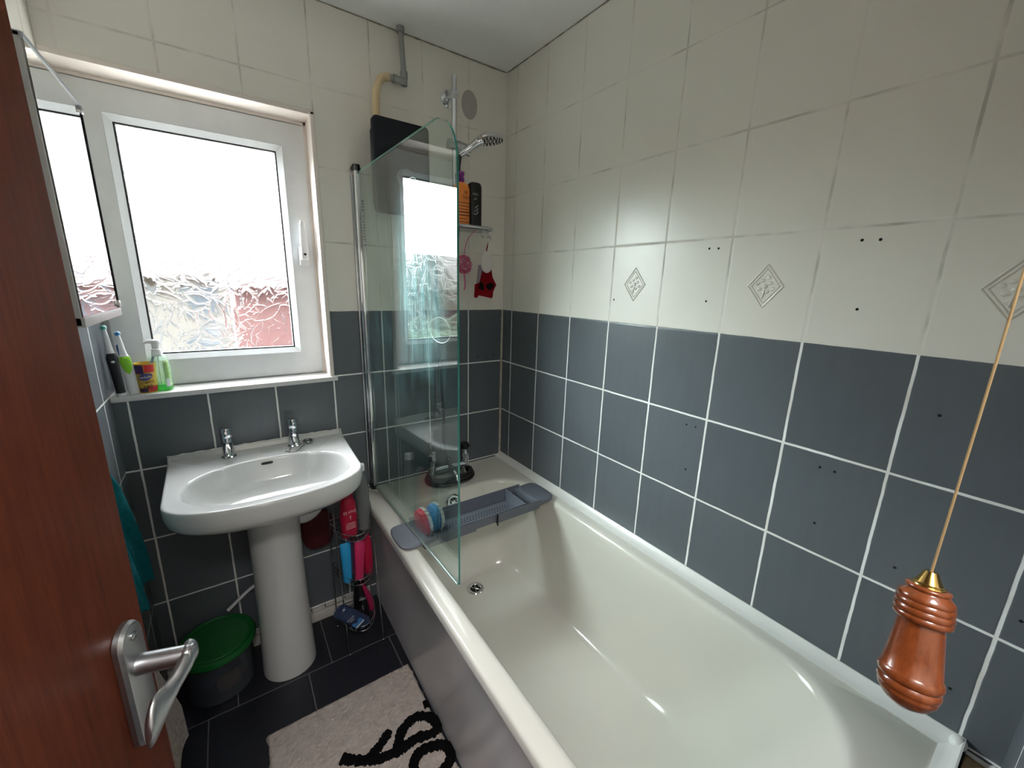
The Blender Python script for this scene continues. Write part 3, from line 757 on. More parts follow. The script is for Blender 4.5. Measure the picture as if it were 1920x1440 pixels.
b = MB(); cp = [(-0.912, -0.068, BZ+0.008), (-0.925, -0.085, BZ+0.003), (-0.935, -0.098, BZ+0.002), (-0.944, -0.118, BZ+0.001), (-0.962, -0.131, BZ+0.001), (-0.978, -0.121, BZ+0.001), (-0.972, -0.1, BZ+0.002), (-0.966, -0.088, BZ+0.003)]
b.tube(cp, 0.0011, 6, smooth=6)
for q in spline([Vector(p) for p in cp], 5): b.ball(q, 0.0017, 8, 5)
b.ball((-0.979, -0.119, BZ+0.004), (0.004, 0.006, 0.004), 12, 8); b.ball((-0.986, -0.112, BZ+0.004), (0.005, 0.003, 0.003), 12, 8); b.build('chain', M['chrome_dull'], pg)

# ------------------------------------------------------------------ electric shower, pipe, riser rail
es = thing('electric_shower', 'black electric shower unit on the wall beneath the bent pipe', 'shower', (-0.505, 0, 1.68))
def rbox(mb, x0, x1, y0, y1, z0, z1, r):
    out = []
    for (cx_, cz_, a0) in [(x1-r, z1-r, 0), (x0+r, z1-r, PI/2), (x0+r, z0+r, PI), (x1-r, z0+r, 1.5*PI)]:
        for i in range(7): t = a0+PI/2*i/6; out.append((cx_+r*math.cos(t), cz_+r*math.sin(t)))
    cxx, czz = (x0+x1)/2, (z0+z1)/2
    rg = []
    for ins, y in [(0, y1), (0, y0+0.004), (0.0015, y0+0.001), (0.004, y0)]:
        rg.append([Vector((x-math.copysign(ins, x-cxx), y, z-math.copysign(ins, z-czz))) for x, z in out])
    mb.loft(rg); return mb
b = MB(); rbox(b, -0.600, -0.402, -0.062, -0.0005, 1.70, 1.978, 0.02); b.build('housing', M['black'], es)
b = MB(); rbox(b, -0.614, -0.404, -0.086, -0.062, 1.672, 1.990, 0.016); b.build('front_cover', M['navyblack'], es)
b = MB(); b.lathe([(0.030, 0), (0.030, 0.018), (0.027, 0.021), (0.0001, 0.022)], 32, Tr(-0.505, -0.0862, 1.80) @ Rot(PI/2, 'X')); b.build('control_knob', M['black'], es)
wp = thing('water_pipe', 'painted water pipe with elbow and beige hose feeding the electric shower', 'pipe', (-0.478, -0.03, 2.14))
b = MB(); b.tube([(-0.482, -0.030, CZ-0.0005), (-0.474, -0.030, 2.160)], 0.0095, 16); b.tube([(-0.482, -0.030, CZ-0.001), (-0.482, -0.030, CZ-0.018)], 0.014, 16); b.build('riser_pipe', M['pipe'], wp)
b = MB(); b.tube([(-0.474, -0.030, 2.172), (-0.474, -0.030, 2.150)], 0.0145, 8); b.tube([(-0.474, -0.030, 2.160), (-0.474, -0.030, 2.128)], 0.012, 14)
b.tube([(-0.478, -0.030, 2.140), (-0.500, -0.030, 2.140)], 0.0125, 14); b.tube([(-0.500, -0.030, 2.140), (-0.514, -0.030, 2.140)], 0.0155, 8); b.tube([(-0.514, -0.030, 2.140), (-0.535, -0.031, 2.140)], 0.011, 14)
b.build('elbow_fitting', M['pipe'], wp)
b = MB(); b.tube([(-0.532, -0.031, 2.140), (-0.556, -0.033, 2.130), (-0.574, -0.036, 2.102), (-0.584, -0.040, 2.060), (-0.587, -0.042, 2.010), (-0.587, -0.042, 1.972)], 0.0135, 16, smooth=6); b.build('flexible_hose', M['beige'], wp)

rl = thing('shower_rail', 'chrome shower riser rail fixed to the white tiles near the corner', 'rail', (-0.283, 0, 2.0))
RX, RY = -0.281, -0.052
b = MB(); b.tube([(RX, RY, 2.206), (RX, RY, 1.56)], 0.0105, 20); b.ball((RX, RY, 2.206), (0.0105, 0.0105, 0.003)); b.build('rail', M['chrome'], rl)
for zz in (2.140, 1.60):
    b = MB(); b.lathe([(0.033, 0.0), (0.033, 0.006), (0.028, 0.011), (0.012, 0.013), (0.011, 0.052), (0.016, 0.054), (0.016, 0.062), (0.0001, 0.064)], 28, Tr(RX, 0, zz) @ Rot(PI/2, 'X')); b.build('bracket', M['chrome'], rl)
b = MB(); b.tube([(RX-0.03, RY-0.004, 1.962), (RX+0.022, RY-0.004, 1.962)], 0.019, 20); b.tube([(RX+0.018, RY-0.006, 1.962), (RX+0.046, RY-0.010, 1.958)], [0.018, 0.016], 20)
b.tube([(RX+0.005, RY-0.012, 1.944), (RX+0.058, RY-0.020, 1.938)], [0.011, 0.010], 14); b.build('slider', M['chrome_dull'], rl)
hs = thing('hand_shower', 'chrome hand shower with round spray head held in the rail slider', 'shower head', (-0.23, -0.065, 1.955))
p0 = Vector((-0.262, -0.066, 1.928)); p1 = Vector((-0.205, -0.108, 1.976))
b = MB(); b.tube([p0, p0.lerp(p1, 0.3), p0.lerp(p1, 0.65), p1, Vector((-0.19, -0.117, 1.984))], [0.0105, 0.0125, 0.013, 0.016, 0.018], 18, smooth=4); b.build('handle', M['chrome'], hs)
hc = Vector((-0.158, -0.124, 1.992)); HT = Tr(*hc) @ Rot(math.radians(-2), 'X') @ Rot(math.radians(-6), 'Y')
b = MB(); b.lathe([(0.0001, 0.014), (0.030, 0.013), (0.052, 0.009), (0.058, 0.002), (0.058, -0.005), (0.054, -0.008), (0.0001, -0.008)], 44, HT); hd = b.build('spray_head', M['chrome'], hs)
b = MB()
for rr, kk in ((0.012, 6), (0.025, 12), (0.037, 16), (0.048, 20)):
    for i in range(kk):
        t = 2*PI*i/kk+rr*40; b.lathe([(0.0019, -0.0078), (0.0014, -0.0125), (0.0001, -0.0127)], 7, HT @ Tr(rr*math.cos(t), rr*math.sin(t), 0), cap=False)
nz_ = b.build('nozzles', M['gasket'], hd); nz_['kind'] = 'stuff'
b = MB(); b.tube([p0, (-0.266, -0.062, 1.89), (-0.270, -0.040, 1.80), (-0.354, -0.028, 1.65), (-0.350, -0.020, 1.2), (-0.335, -0.03, 0.85), (-0.345, -0.05, 0.70), (-0.35, -0.085, 0.665), (-0.35, -0.108, 0.655)], 0.0068, 12, smooth=8); b.build('hose', M['hose'], hs)

# ------------------------------------------------------------------ shelf with bottles, things hanging below it
sh = thing('shower_shelf', 'small chrome shelf clamped to the shower rail', 'shelf', (-0.245, -0.075, 1.64))
SZ = 1.648
b = MB(); b.prism(oval(-0.235, -0.078, 0.098, 0.056, 40, 4), SZ-0.004, SZ, None); b.build('tray', clear('shelf_plate', (215, 222, 220), 0.1, 0.5), sh)
b = MB(); b.tube([(x, y, SZ+0.004) for x, y in oval(-0.235, -0.078, 0.100, 0.058, 48, 4)], 0.0075, 8, closed=True); b.build('rim', M['chrome_dull'], sh)
b = MB(); b.tube([(RX, RY, SZ-0.03), (RX, RY, SZ+0.01)], 0.019, 20); b.build('clamp', M['dark_chrome'], sh)
for (hx, hy) in ((-0.190, -0.118), (-0.165, -0.118), (-0.155, -0.114)):
    b = MB(); b.tube([(hx, hy, SZ-0.003), (hx, hy, SZ-0.022), (hx+0.002, hy-0.006, SZ-0.032), (hx+0.003, hy-0.013, SZ-0.028), (hx+0.003, hy-0.014, SZ-0.022)], 0.0014, 8, smooth=5); b.build('hook', M['chrome_dull'], sh)
def lab(mb, words, cx_, cz_, y, size, step, sx=1.0):
    for i, wd in enumerate(words):
        if wd: mb.text(wd, size, lambda X, Y, Z, k=i: Vector((cx_+X, y-Z, cz_-k*step+Y)), 0.0002, sx=sx)
ob = thing('orange_bottle', 'orange hair product bottle with purple spray top on the shower shelf', 'bottle', (-0.268, -0.085, SZ))
b = MB(); oval_loft(b, [(0.030, 0.019, SZ+0.0005), (0.033, 0.021, SZ+0.006), (0.033, 0.021, SZ+0.150), (0.028, 0.018, SZ+0.166), (0.012, 0.012, SZ+0.174)], -0.268, -0.085, 3); b.build('bottle_body', mat('orange_plastic', (222, 128, 52), 0.35), ob)
b = MB(); b.lathe([(0.0125, 0), (0.0125, 0.016), (0.010, 0.018), (0.010, 0.034), (0.0001, 0.036)], 20, Tr(-0.268, -0.085, SZ+0.1735)); b.box(-0.285, -0.257, -0.093, -0.077, SZ+0.200, SZ+0.214, 0.003); b.build('spray_cap', mat('purple_plastic', (120, 26, 130), 0.35), ob)
b = MB(); lab(b, ['BE', 'TIKA'], -0.258, SZ+0.135, -0.1062, 0.018, 0.019, 0.85)
for k in range(7): b.box(-0.290, -0.238-0.006*(k % 3), -0.1066, -0.1060, SZ+0.094-k*0.012, SZ+0.0965-k*0.012+(0.002 if k in (3, 4) else 0))
b.build('lettering', mat('label_ink', (84, 34, 16), 0.5), ob)
bk = thing('black_bottle', 'black shower gel bottle standing beside the orange one on the shower shelf', 'bottle', (-0.205, -0.082, SZ))
b = MB(); oval_loft(b, [(0.026, 0.019, SZ+0.0005), (0.029, 0.021, SZ+0.006), (0.029, 0.021, SZ+0.165), (0.027, 0.019, SZ+0.176), (0.020, 0.015, SZ+0.182)], -0.205, -0.082, 3); b.build('bottle_body', M['black'], bk)
b = MB(); lab(b, ['MEN', 'gel'], -0.212, SZ+0.135, -0.1032, 0.013, 0.016)
for k in range(3): b.tube([(-0.222+0.003*k, -0.1031, SZ+0.062+0.010*k), (-0.210, -0.1035, SZ+0.058+0.014*k), (-0.200, -0.1033, SZ+0.070+0.012*k)], 0.0022, 6, smooth=5)
b.build('lettering', mat('grey_print', (150, 154, 160), 0.5), bk)
pm = thing('pumice_stone', 'white oval pumice stone hanging on a loop beneath the shower shelf', 'pumice stone', (-0.170, -0.128, 1.52))
b = MB(); PT = Tr(-0.171, -0.130, 1.5185) @ Rot(-0.22, 'Z')
b.loft([[Vector((x*k, d, z*k)) for x, z in oval(0, 0, 0.026, 0.045, 36)] for k, d in [(0.93, -0.008), (1, -0.005), (1, 0.005), (0.93, 0.008)]], T=PT); b.build('stone', mat('pumice_white', (206, 200, 196), 0.85, bump=0.3, bscale=500), pm)
b = MB(); b.tube([(-0.168, -0.1385, 1.549), (-0.1665, -0.139, 1.575), (-0.163, -0.131, 1.611), (-0.160, -0.131, 1.612), (-0.162, -0.126, 1.575), (-0.167, -0.1215, 1.549)], 0.0022, 8, smooth=5); b.build('loop', mat('white_cord', (226, 222, 218), 0.8), pm)
rm = thing('bath_mitt', 'dark red bath mitt with black patches hanging behind the pumice stone', 'mitt', (-0.160, -0.095, 1.43))
out = [(-0.045, -0.066), (-0.036, -0.070), (-0.026, -0.058), (0.034, -0.070), (0.038, -0.062), (0.040, -0.040), (0.054, -0.012), (0.036, 0.020), (0.026, 0.075), (0.018, 0.110), (-0.004, 0.110), (-0.010, 0.06), (-0.022, 0.02), (-0.034, -0.010), (-0.042, -0.012)]
b = MB(); MT = frame((-0.163, -0.098, 1.437), (0.97, -0.22, 0), (0, 0, 1), (-0.22, -0.97, 0)); b.prism(out, -0.007, 0.007, MT); b.tube([MT @ Vector((0.006, 0.10, 0)), (-0.158, -0.105, 1.57), (-0.1535, -0.126, 1.616)], 0.003, 8, smooth=4); b.build('mitt_body', mat('red_terry', (112, 8, 18), 0.9, spec=0.1, bump=0.6, bscale=300), rm)
b = MB()
for o_ in ([(-0.030, -0.030), (-0.006, -0.038), (-0.002, -0.028), (-0.008, -0.008), (-0.018, 0.004)], [(0.004, -0.020), (0.020, -0.036), (0.034, -0.030), (0.044, -0.012), (0.030, -0.002), (0.010, -0.008)]): b.prism(o_, 0.0072, 0.0095, MT)
b.build('palm_patch', M['matblack'], rm)
b = MB(); b.prism([(-0.036, -0.008), (-0.026, -0.004), (-0.012, 0.05), (-0.014, 0.072), (-0.028, 0.068)], 0.0, 0.0095, MT); b.build('grey_cuff', mat('lilac_cloth', (150, 140, 150), 0.9), rm)
pf = thing('bath_puff', 'pink mesh bath puff hanging beneath the shower shelf', 'bath puff', (-0.268, -0.095, 1.49))
b = MB()
for k in range(60):
    a, e = random.uniform(0, 2*PI), random.uniform(-1.3, 1.3); r = 0.030
    d = Vector((math.cos(a)*math.cos(e), 0.6*math.sin(a)*math.cos(e), math.sin(e)*1.1)); c = Vector((-0.262, -0.095, 1.505))+d*r
    v = d.orthogonal().normalized(); u = d.cross(v)
    b.tube([c+v*0.010*math.cos(q)+u*0.010*math.sin(q)+d*0.004*math.sin(3*q) for q in [2*PI*i/12 for i in range(12)]], 0.0016, 5, closed=True)
b.build('mesh_puff', clear('pink_mesh', (250, 190, 215), 0.3, 0.6, (226, 130, 170)), pf)
b = MB(); b.tube([(-0.262, -0.095, 1.535), (-0.255, -0.110, 1.60), (-0.225, -0.132, 1.645), (-0.222, -0.128, 1.652)], 0.0015, 6, smooth=4); b.tube([(-0.262, -0.095, 1.475), (-0.258, -0.098, 1.43), (-0.262, -0.098, 1.40)], 0.003, 6, smooth=4); b.build('hanging_cord', mat('pink_cord', (196, 96, 140), 0.8), pf)

# ------------------------------------------------------------------ things on the window sill
SL = 1.0602
def toothbrush(c, tilt, body_rgb, front_rgb, tip_rgb, label, hgt, shoulder):
    t = thing('electric_toothbrush', label, 'toothbrush', c, 'electric toothbrushes on the sill')
    T = Tr(*c) @ Rot(tilt, 'Y')
    r = 0.0135
    b = MB(); b.lathe([(r*0.86, 0), (r*0.95, 0.003), (r, 0.010), (r, shoulder*0.55), (r*1.06, shoulder*0.82), (r*0.98, shoulder*0.93), (r*0.66, shoulder)], 28, T, sy=1.0); bd = b.build('grip', mat('brush_grip', body_rgb, 0.35), t)
    b = MB(); rows = []
    for z, wd in ([(0.010, 0.70), (0.03, 0.78), (shoulder*0.6, 0.82), (shoulder*0.85, 0.9), (shoulder*0.95, 0.7)] if front_rgb[0] < 100 else [(shoulder*0.52, 0.05), (shoulder*0.60, 0.5), (shoulder*0.72, 0.80), (shoulder*0.85, 1.0), (shoulder*0.955, 0.95)]):
        rr = np.interp(z, [0, 0.01, shoulder*0.55, shoulder*0.82, shoulder*0.93, shoulder], [r*0.9, r, r, r*1.06, r*0.98, r*0.66])+0.0012
        rows.append([Vector((rr*math.sin(a+0.25), -rr*math.cos(a+0.25), z)) for a in [wd*(-1+2*i/12)*1.15 for i in range(13)]])
    vs = [p for q in rows for p in q]; fs = [(k*13+i, k*13+i+1, (k+1)*13+i+1, (k+1)*13+i) for k in range(len(rows)-1) for i in range(12)]
    b.add(vs, fs, T); b.build('grip_panel', mat('brush_panel', front_rgb, 0.35), t, fix=False)
    b = MB(); zb_ = shoulder*(0.77 if front_rgb[0] < 100 else 0.9)
    b.lathe([(0.0001, 0.0012), (0.004, 0.001), (0.0048, 0)], 16, T @ Tr(0.003, -0.0142, zb_) @ Rot(PI/2, 'X'), sy=0.8); b.build('power_button', M['white_plastic'] if front_rgb[0] < 100 else mat('lime_button', front_rgb, 0.3), t)
    b = MB(); b.lathe([(0.0092, shoulder), (0.0085, shoulder+0.006), (0.0060, hgt-0.030), (0.0048, hgt-0.016), (0.0045, hgt-0.006), (0.0001, hgt-0.004)], 20, T); hd = b.build('brush_neck', M['white_plastic'], t)
    b = MB(); b.lathe([(0.0068, 0), (0.0072, 0.004), (0.006, 0.006), (0.0001, 0.0065)], 20, T @ Tr(0, 0.0025, hgt-0.0045) @ Rot(PI/2, 'X')); b.build('head_disc', M['white_plastic'], hd)
    b = MB()
    for i in range(14):
        a = 2*PI*i/14; rr = 0.0052 if i % 2 else 0.003
        b.lathe([(0.0013, 0.0), (0.0013, 0.0095), (0.0001, 0.0097)], 6, T @ Tr(0, -0.003, hgt-0.0045) @ Tr(rr*math.cos(a), 0, rr*math.sin(a)) @ Rot(PI/2, 'X'))
    b.build('bristles', mat('bristle_tips', tip_rgb, 0.5), hd)
    return t
toothbrush((-1.399, 0.004, SL), -0.045, (224, 226, 228), (16, 17, 22), (60, 170, 160), 'black and white electric toothbrush in the corner of the window sill', 0.214, 0.140)
toothbrush((-1.371, 0.014, SL), -0.06, (232, 234, 236), (126, 190, 40), (40, 130, 190), 'white and lime green electric toothbrush next to the black one', 0.194, 0.126)
tb = thing('manual_toothbrush', 'blue manual toothbrush leaning behind the lime green electric one', 'toothbrush', (-1.382, 0.058, SL))
b = MB(); b.tube([(-1.378, 0.062, SL+0.002), (-1.388, 0.062, SL+0.08), (-1.393, 0.060, SL+0.135), (-1.396, 0.058, SL+0.150)], [0.004, 0.005, 0.006, 0.003], 12, smooth=5); b.build('brush_handle', mat('blue_brush', (36, 86, 150), 0.35), tb)
# printed cup with a brush in it
CT = Vector((-1.336, 0.028, SL)); CR = 0.0265
cp_ = thing('printed_cup', 'small cup printed with a chocolate egg advert on the window sill', 'cup', CT)
b = MB(); b.lathe([(CR*0.86, 0.0), (CR*0.89, 0.002), (CR, 0.092), (CR*1.03, 0.094), (CR*0.96, 0.094), (CR*0.84, 0.006), (0.0001, 0.006)], 40, Tr(*CT), cap=False); b.lathe([(0.0001, 0.0), (CR*0.86, 0.0)], 40, Tr(*CT), cap=False); b.build('cup_body', mat('cup_yellow', (200, 162, 52), 0.4), cp_)
def onc(a, z, d=0.0006):
    rr = CR*(0.89+0.11*(z/0.092))+d
    return CT+Vector((rr*math.sin(a), -rr*math.cos(a), z))
def patch(mb, a0, a1, z0, z1, d=0.0005, sk=0.0, n=12):
    vs = []; fs = []
    for i in range(n+1):
        for j in range(5):
            vs.append(onc(a0+(a1-a0)*i/n+sk*j/4, z0+(z1-z0)*j/4, d))
    for i in range(n):
        for j in range(4): fs.append((i*5+j, (i+1)*5+j, (i+1)*5+j+1, i*5+j+1))
    mb.add(vs, fs)
for nm, rgb, q in [('purple_panel', (70, 34, 96), (-1.2, -0.12, 0.062, 0.090)), ('red_panel', (196, 38, 34), (-0.04, 0.95, 0.066, 0.090)), ('red_panel', (176, 34, 24), (0.1, 1.3, 0.004, 0.022)), ('purple_panel', (52, 26, 66), (-0.9, 0.02, 0.003, 0.016))]:
    b = MB(); patch(b, *q); b.build(nm, mat(nm+'_ink', rgb, 0.4), cp_, fix=False)
b = MB(); n = 30; vs = [onc(-0.05, 0.052, 0.0016)]+[onc(-0.05+0.72*math.cos(2*PI*i/n), 0.052+0.011*math.sin(2*PI*i/n)+0.003*math.cos(2*PI*i/n), 0.0012) for i in range(n)]
b.add(vs, [(0, i+1, (i+1) % n+1) for i in range(n)]); b.build('oval_badge', mat('badge_blue', (58, 66, 120), 0.4), cp_, fix=False)
b = MB(); b.text('Cadbury', 0.0095, lambda X, Y, Z: onc(-0.05+X/CR, 0.0515+Y+X*0.10, 0.0022)); b.build('script_lettering', M['white_plastic'], cp_, fix=False)
b = MB(); b.text('creme', 0.0150, lambda X, Y, Z: onc(X/CR+0.06, 0.0355+Y+X*0.16, 0.0009), sx=1.0); b.text('egg', 0.0180, lambda X, Y, Z: onc(X/CR+0.06, 0.0225+Y+X*0.12, 0.0009), sx=1.05); b.build('lettering', mat('cup_print_black', (20, 14, 22), 0.4), cp_, fix=False)
tb = thing('manual_toothbrush', 'clear and purple manual toothbrush standing in the printed cup', 'toothbrush', CT+Vector((0, 0, 0.0065)))
b = MB(); q0 = CT+Vector((-0.010, 0.0, 0.0075)); q1 = CT+Vector((0.035, 0.022, 0.155)); b.tube([q0, q0.lerp(q1, 0.4), q0.lerp(q1, 0.7), q0.lerp(q1, 0.86), q1], [0.0035, 0.0042, 0.0034, 0.0026, 0.005], 12, smooth=4); b.build('brush_handle', mat('violet_brush', (92, 96, 150), 0.3), tb)
b = MB()
for i in range(5): c = q0.lerp(q1, 0.87+0.03*i); b.tube([c, c+Vector((-0.004, -0.010, 0.002))], 0.0028, 6)
b.build('bristles', M['white_plastic'], tb)
# pump soap
PS = Vector((-1.303, 0.036, SL))
ps = thing('soap_dispenser', 'clear pump bottle with a little green hand soap on the window sill', 'soap bottle', PS)
prof = [(0.025, 0.019, 0.0), (0.028, 0.0215, 0.004), (0.029, 0.022, 0.04), (0.027, 0.021, 0.082), (0.024, 0.019, 0.104), (0.018, 0.0165, 0.114), (0.012, 0.012, 0.118)]
PTT = Tr(*PS) @ Rot(-0.25, 'Z')
b = MB(); oval_loft(b, prof, 0, 0, 2.6, 36, PTT); b.build('bottle', clear('soap_bottle_plastic', (232, 246, 236), 0.04, 0.16, (214, 236, 220), 1.4), ps)
b = MB(); oval_loft(b, [(0.023, 0.017, 0.0015), (0.0265, 0.020, 0.005), (0.0275, 0.0205, 0.021)], 0, 0, 2.6, 36, PTT); b.build('green_soap', clear('green_soap_liquid', (90, 214, 110), 0.1, 0.5, (84, 206, 96)), ps)
b = MB(); b.lathe([(0.0142, 0.112), (0.0142, 0.124), (0.0128, 0.126), (0.0128, 0.134), (0.010, 0.136), (0.010, 0.152), (0.0125, 0.153), (0.0125, 0.160), (0.011, 0.163), (0.0001, 0.164)], 26, PTT); b.tube([(0.004, 0, 0.158), (-0.018, -0.004, 0.159), (-0.028, -0.006, 0.155)], [0.0085, 0.006, 0.0045], 12, T=PTT, smooth=4)
b.tube([(0, 0, 0.112), (0, 0, 0.01)], 0.0022, 8, T=PTT); b.build('pump', M['white_plastic'], ps)
def onp_(x0, x1, z0, z1, d):
    vs = []; fs = []
    for i in range(9):
        for z in (z0, z1):
            a = np.interp(z, [p[2] for p in prof], [p[0] for p in prof]); dd = np.interp(z, [p[2] for p in prof], [p[1] for p in prof])
            t = x0+(x1-x0)*i/8; c, s = math.sin(t), -math.cos(t)
            vs.append((a*math.copysign(abs(c)**(2/2.6), c)*(1+d/a), dd*math.copysign(abs(s)**(2/2.6), s)*(1+d/dd), z))
    for i in range(8): fs.append((i*2, i*2+2, i*2+3, i*2+1))
    return vs, fs
b = MB(); b.add(*onp_(0.55, 1.50, 0.016, 0.098, 0.0005), T=PTT); lb = b.build('back_label', mat('soap_label', (206, 226, 176), 0.45), ps, fix=False)
b = MB()
for k in range(9): b.add(*onp_(0.66, 1.36-0.12*(k % 3), 0.090-k*0.0055, 0.0918-k*0.0055, 0.0009), T=PTT)
b.build('small_print', mat('label_green', (132, 170, 60), 0.5), lb, fix=False)
b = MB(); b.add(*onp_(0.62, 1.12, 0.014, 0.040, 0.0009), T=PTT); b.build('white_sticker', mat('label_white', (228, 230, 236), 0.5), lb, fix=False)

# ------------------------------------------------------------------ mirror cabinet
mc = thing('mirror_cabinet', 'mirror fronted cabinet on the wall next to the window', 'cabinet', (WX0, -0.56, 1.342))
CX, CY0, CY1, C0, C1 = -1.300, -0.712, -0.408, 1.338, 1.752
b = MB(); b.box(WX0+0.0005, CX-0.016, CY0, CY1, C0, C1, 0.001); b.build('cabinet_body', M['cab_dark'], mc)
b = MB(); b.box(CX-0.0155, CX-0.003, CY0, CY1, C0-0.002, C1+0.001, 0.001); dr = b.build('mirror_door', M['cab_white'], mc)
b = MB(); b.box(CX-0.003, CX-0.0005, CY0+0.003, CY1-0.012, C0+0.013, C1-0.004); b.build('mirror', M['mirror'], dr, fix=False)
b = MB(); b.box(CX-0.003, CX+0.0015, CY1-0.012, CY1-0.008, C0+0.013, C1-0.004, 0.0005); b.build('edge_strip', M['gasket'], dr)
for zz in (C0+0.022, C1-0.014):
    b = MB(); b.box(CX-0.003, CX+0.004, CY1-0.024, CY1-0.009, zz-0.007, zz+0.007, 0.001); b.build('mirror_clip', M['chrome_dull'], dr)
b = MB(); b.box(CX-0.0155, CX+0.001, CY0, CY1, C0-0.004, C0+0.0125, 0.001); b.build('bottom_rail', M['cab_white'], dr)
b = MB(); b.box(CX-0.0155, CX+0.001, CY0, CY1, C1-0.0055, C1+0.002, 0.001); b.build('top_rail', mat('rail_highlight', (206, 212, 222), 0.25), dr)  # top edge strip, the mirror edge's bluish highlight put into its pale colour

# ------------------------------------------------------------------ towels hanging behind the door
def cloth(name, m, zs, yr, yl, xs, amp, nf, th, label, cat):
    nz_, ny_ = 60, 70
    def P(i, j, off):
        z = zs[0]+(zs[-1]-zs[0])*i/(nz_-1); f = i/(nz_-1)
        a = np.interp(-z, [-q for q in zs], yr); l = np.interp(-z, [-q for q in zs], yl); s = j/(ny_-1); y = a+(l-a)*s
        x = np.interp(f, [0, 1], xs)+amp*min(1, f*2.2)*math.sin(nf*s*2*PI+1.3*f+0.6)+0.35*amp*math.sin(nf*2.3*s*2*PI+3*f)*f+0.0015*math.sin(57*s)*math.sin(41*f)
        zz = z+0.035*math.sin(nf*s*2*PI+0.4)*f*f*0.5
        return Vector((max(x+off, WX0+0.0015+(off if off > 0 else 0)), y, zz))
    b = MB(); n = nz_*ny_
    vs = [P(i, j, th/2) for i in range(nz_) for j in range(ny_)]+[P(i, j, -th/2) for i in range(nz_) for j in range(ny_)]
    fs = []
    for i in range(nz_-1):
        for j in range(ny_-1):
            q = i*ny_+j; fs.append((q, q+1, q+ny_+1, q+ny_)); fs.append((n+q+ny_, n+q+ny_+1, n+q+1, n+q))
    for i in range(nz_-1):
        for j in (0, ny_-1): q = i*ny_+j; fs.append((q, q+ny_, n+q+ny_, n+q) if j == 0 else (q+ny_, q, n+q, n+q+ny_))
    for j in range(ny_-1):
        for i in (0, nz_-1): q = i*ny_+j; fs.append((q+1, q, n+q, n+q+1) if i == 0 else (q, q+1, n+q+1, n+q))
    b.add(vs, fs)
    return tag(b.build(name, m, loc=(WX0, -0.6, zs[-1]), ang=80), label, cat)
cloth('hanging_towel', M['teal'], [1.22, 1.10, 0.90, 0.70, 0.60], [-0.57, -0.475, -0.366, -0.322, -0.326], [-0.66, -0.65, -0.63, -0.61, -0.61], (-1.412, -1.368), 0.014, 2.2, 0.009, 'teal towel hanging on the wall behind the brown door', 'towel')
cloth('hanging_towel', M['grey_towel'], [0.98, 0.745, 0.56, 0.366, 0.30], [-0.74, -0.650, -0.595, -0.552, -0.585], [-0.86, -0.93, -0.97, -1.0, -1.0], (-1.410, -1.318), 0.008, 1.6, 0.02, 'pale grey fluffy towel hanging lower down behind the brown door', 'towel')

# ------------------------------------------------------------------ under the basin
tc = Vector((-1.262, -0.128, 0))
tu = thing('storage_tub', 'clear plastic tub with green lid standing beneath the washbasin', 'tub', tc)
b = MB(); b.lathe([(0.090, 0.0008), (0.098, 0.006), (0.1085, 0.172), (0.110, 0.174), (0.106, 0.174), (0.0955, 0.008), (0.0001, 0.006)], 48, Tr(*tc), cap=False); b.lathe([(0.0001, 0.0008), (0.090, 0.0008)], 48, Tr(*tc), cap=False); b.build('tub_body', clear('frosted_tub', (210, 216, 220), 0.15, 0.22, (170, 176, 186)), tu)
b = MB(); b.lathe([(0.1115, 0.166), (0.1165, 0.168), (0.1175, 0.180), (0.114, 0.188), (0.108, 0.190), (0.103, 0.185), (0.098, 0.184), (0.094, 0.187), (0.0001, 0.188)], 56, Tr(*tc)); b.build('lid', mat('green_lid', (14, 96, 38), 0.35), tu)
for i, (dx, dy, s, rgb, nm, l) in enumerate([(0.02, -0.045, 0.030, (186, 130, 92), 'bath_toy', 'tan bath toy inside the green lidded tub'), (-0.035, -0.02, 0.034, (60, 66, 90), 'bath_toy', 'dark blue bath toy inside the green lidded tub')]):
    b = MB(); c = tc+Vector((dx, dy, 0.0072+s)); b.ball(c, (s*1.25, s*0.8, s)); b.ball(c+Vector((s*0.9, -0.01, s*1.0)), s*0.55); b.ball(c+Vector((s*1.5, -0.015, s*1.0)), (s*0.3, s*0.2, s*0.15))
    tag(b.build(nm, mat('toy_rubber', rgb, 0.5), loc=tuple(c-Vector((0, 0, s)))), l, 'toy')
wpz = thing('waste_pipe', 'white plastic waste pipe behind the basin pedestal', 'pipe', (-1.0, -0.06, 0.55))
b = MB(); b.tube([(-1.04, -0.13, 0.64), (-1.0, -0.115, 0.575), (-0.95, -0.10, 0.545), (-0.905, -0.08, 0.555), (-0.885, -0.04, 0.57), (-0.885, -0.001, 0.57)], 0.019, 18, smooth=6); b.build('trap_pipe', M['white_plastic'], wpz)
b = MB(); b.tube([(-1.225, -0.022, 0.205), (-1.19, -0.020, 0.232), (-1.15, -0.02, 0.262), (-1.10, -0.03, 0.295), (-1.06, -0.05, 0.33)], 0.0065, 12, smooth=4); b.build('overflow_tube', M['white_plastic'], wpz)
b = MB()
def pouch(k, d): return [Vector((-0.899+x*k, d, 0.445+z*k)) for x, z in oval(0, 0, 0.060, 0.085, 40, 2.6)]
b.loft([pouch(0.80, -0.014), pouch(0.97, -0.022), pouch(1.0, -0.034), pouch(0.96, -0.046), pouch(0.75, -0.053), pouch(0.4, -0.055)]); b.tube([(-0.899, -0.03, 0.525), (-0.899, -0.004, 0.545), (-0.899, -0.0005, 0.54)], 0.003, 8)
tag(b.build('red_pouch', mat('dark_red_cloth', (74, 6, 14), 0.7, bump=0.2, bscale=120), loc=(-0.899, -0.03, 0.36)), 'dark red rounded pouch hanging on the tiles behind the pedestal', 'pouch')

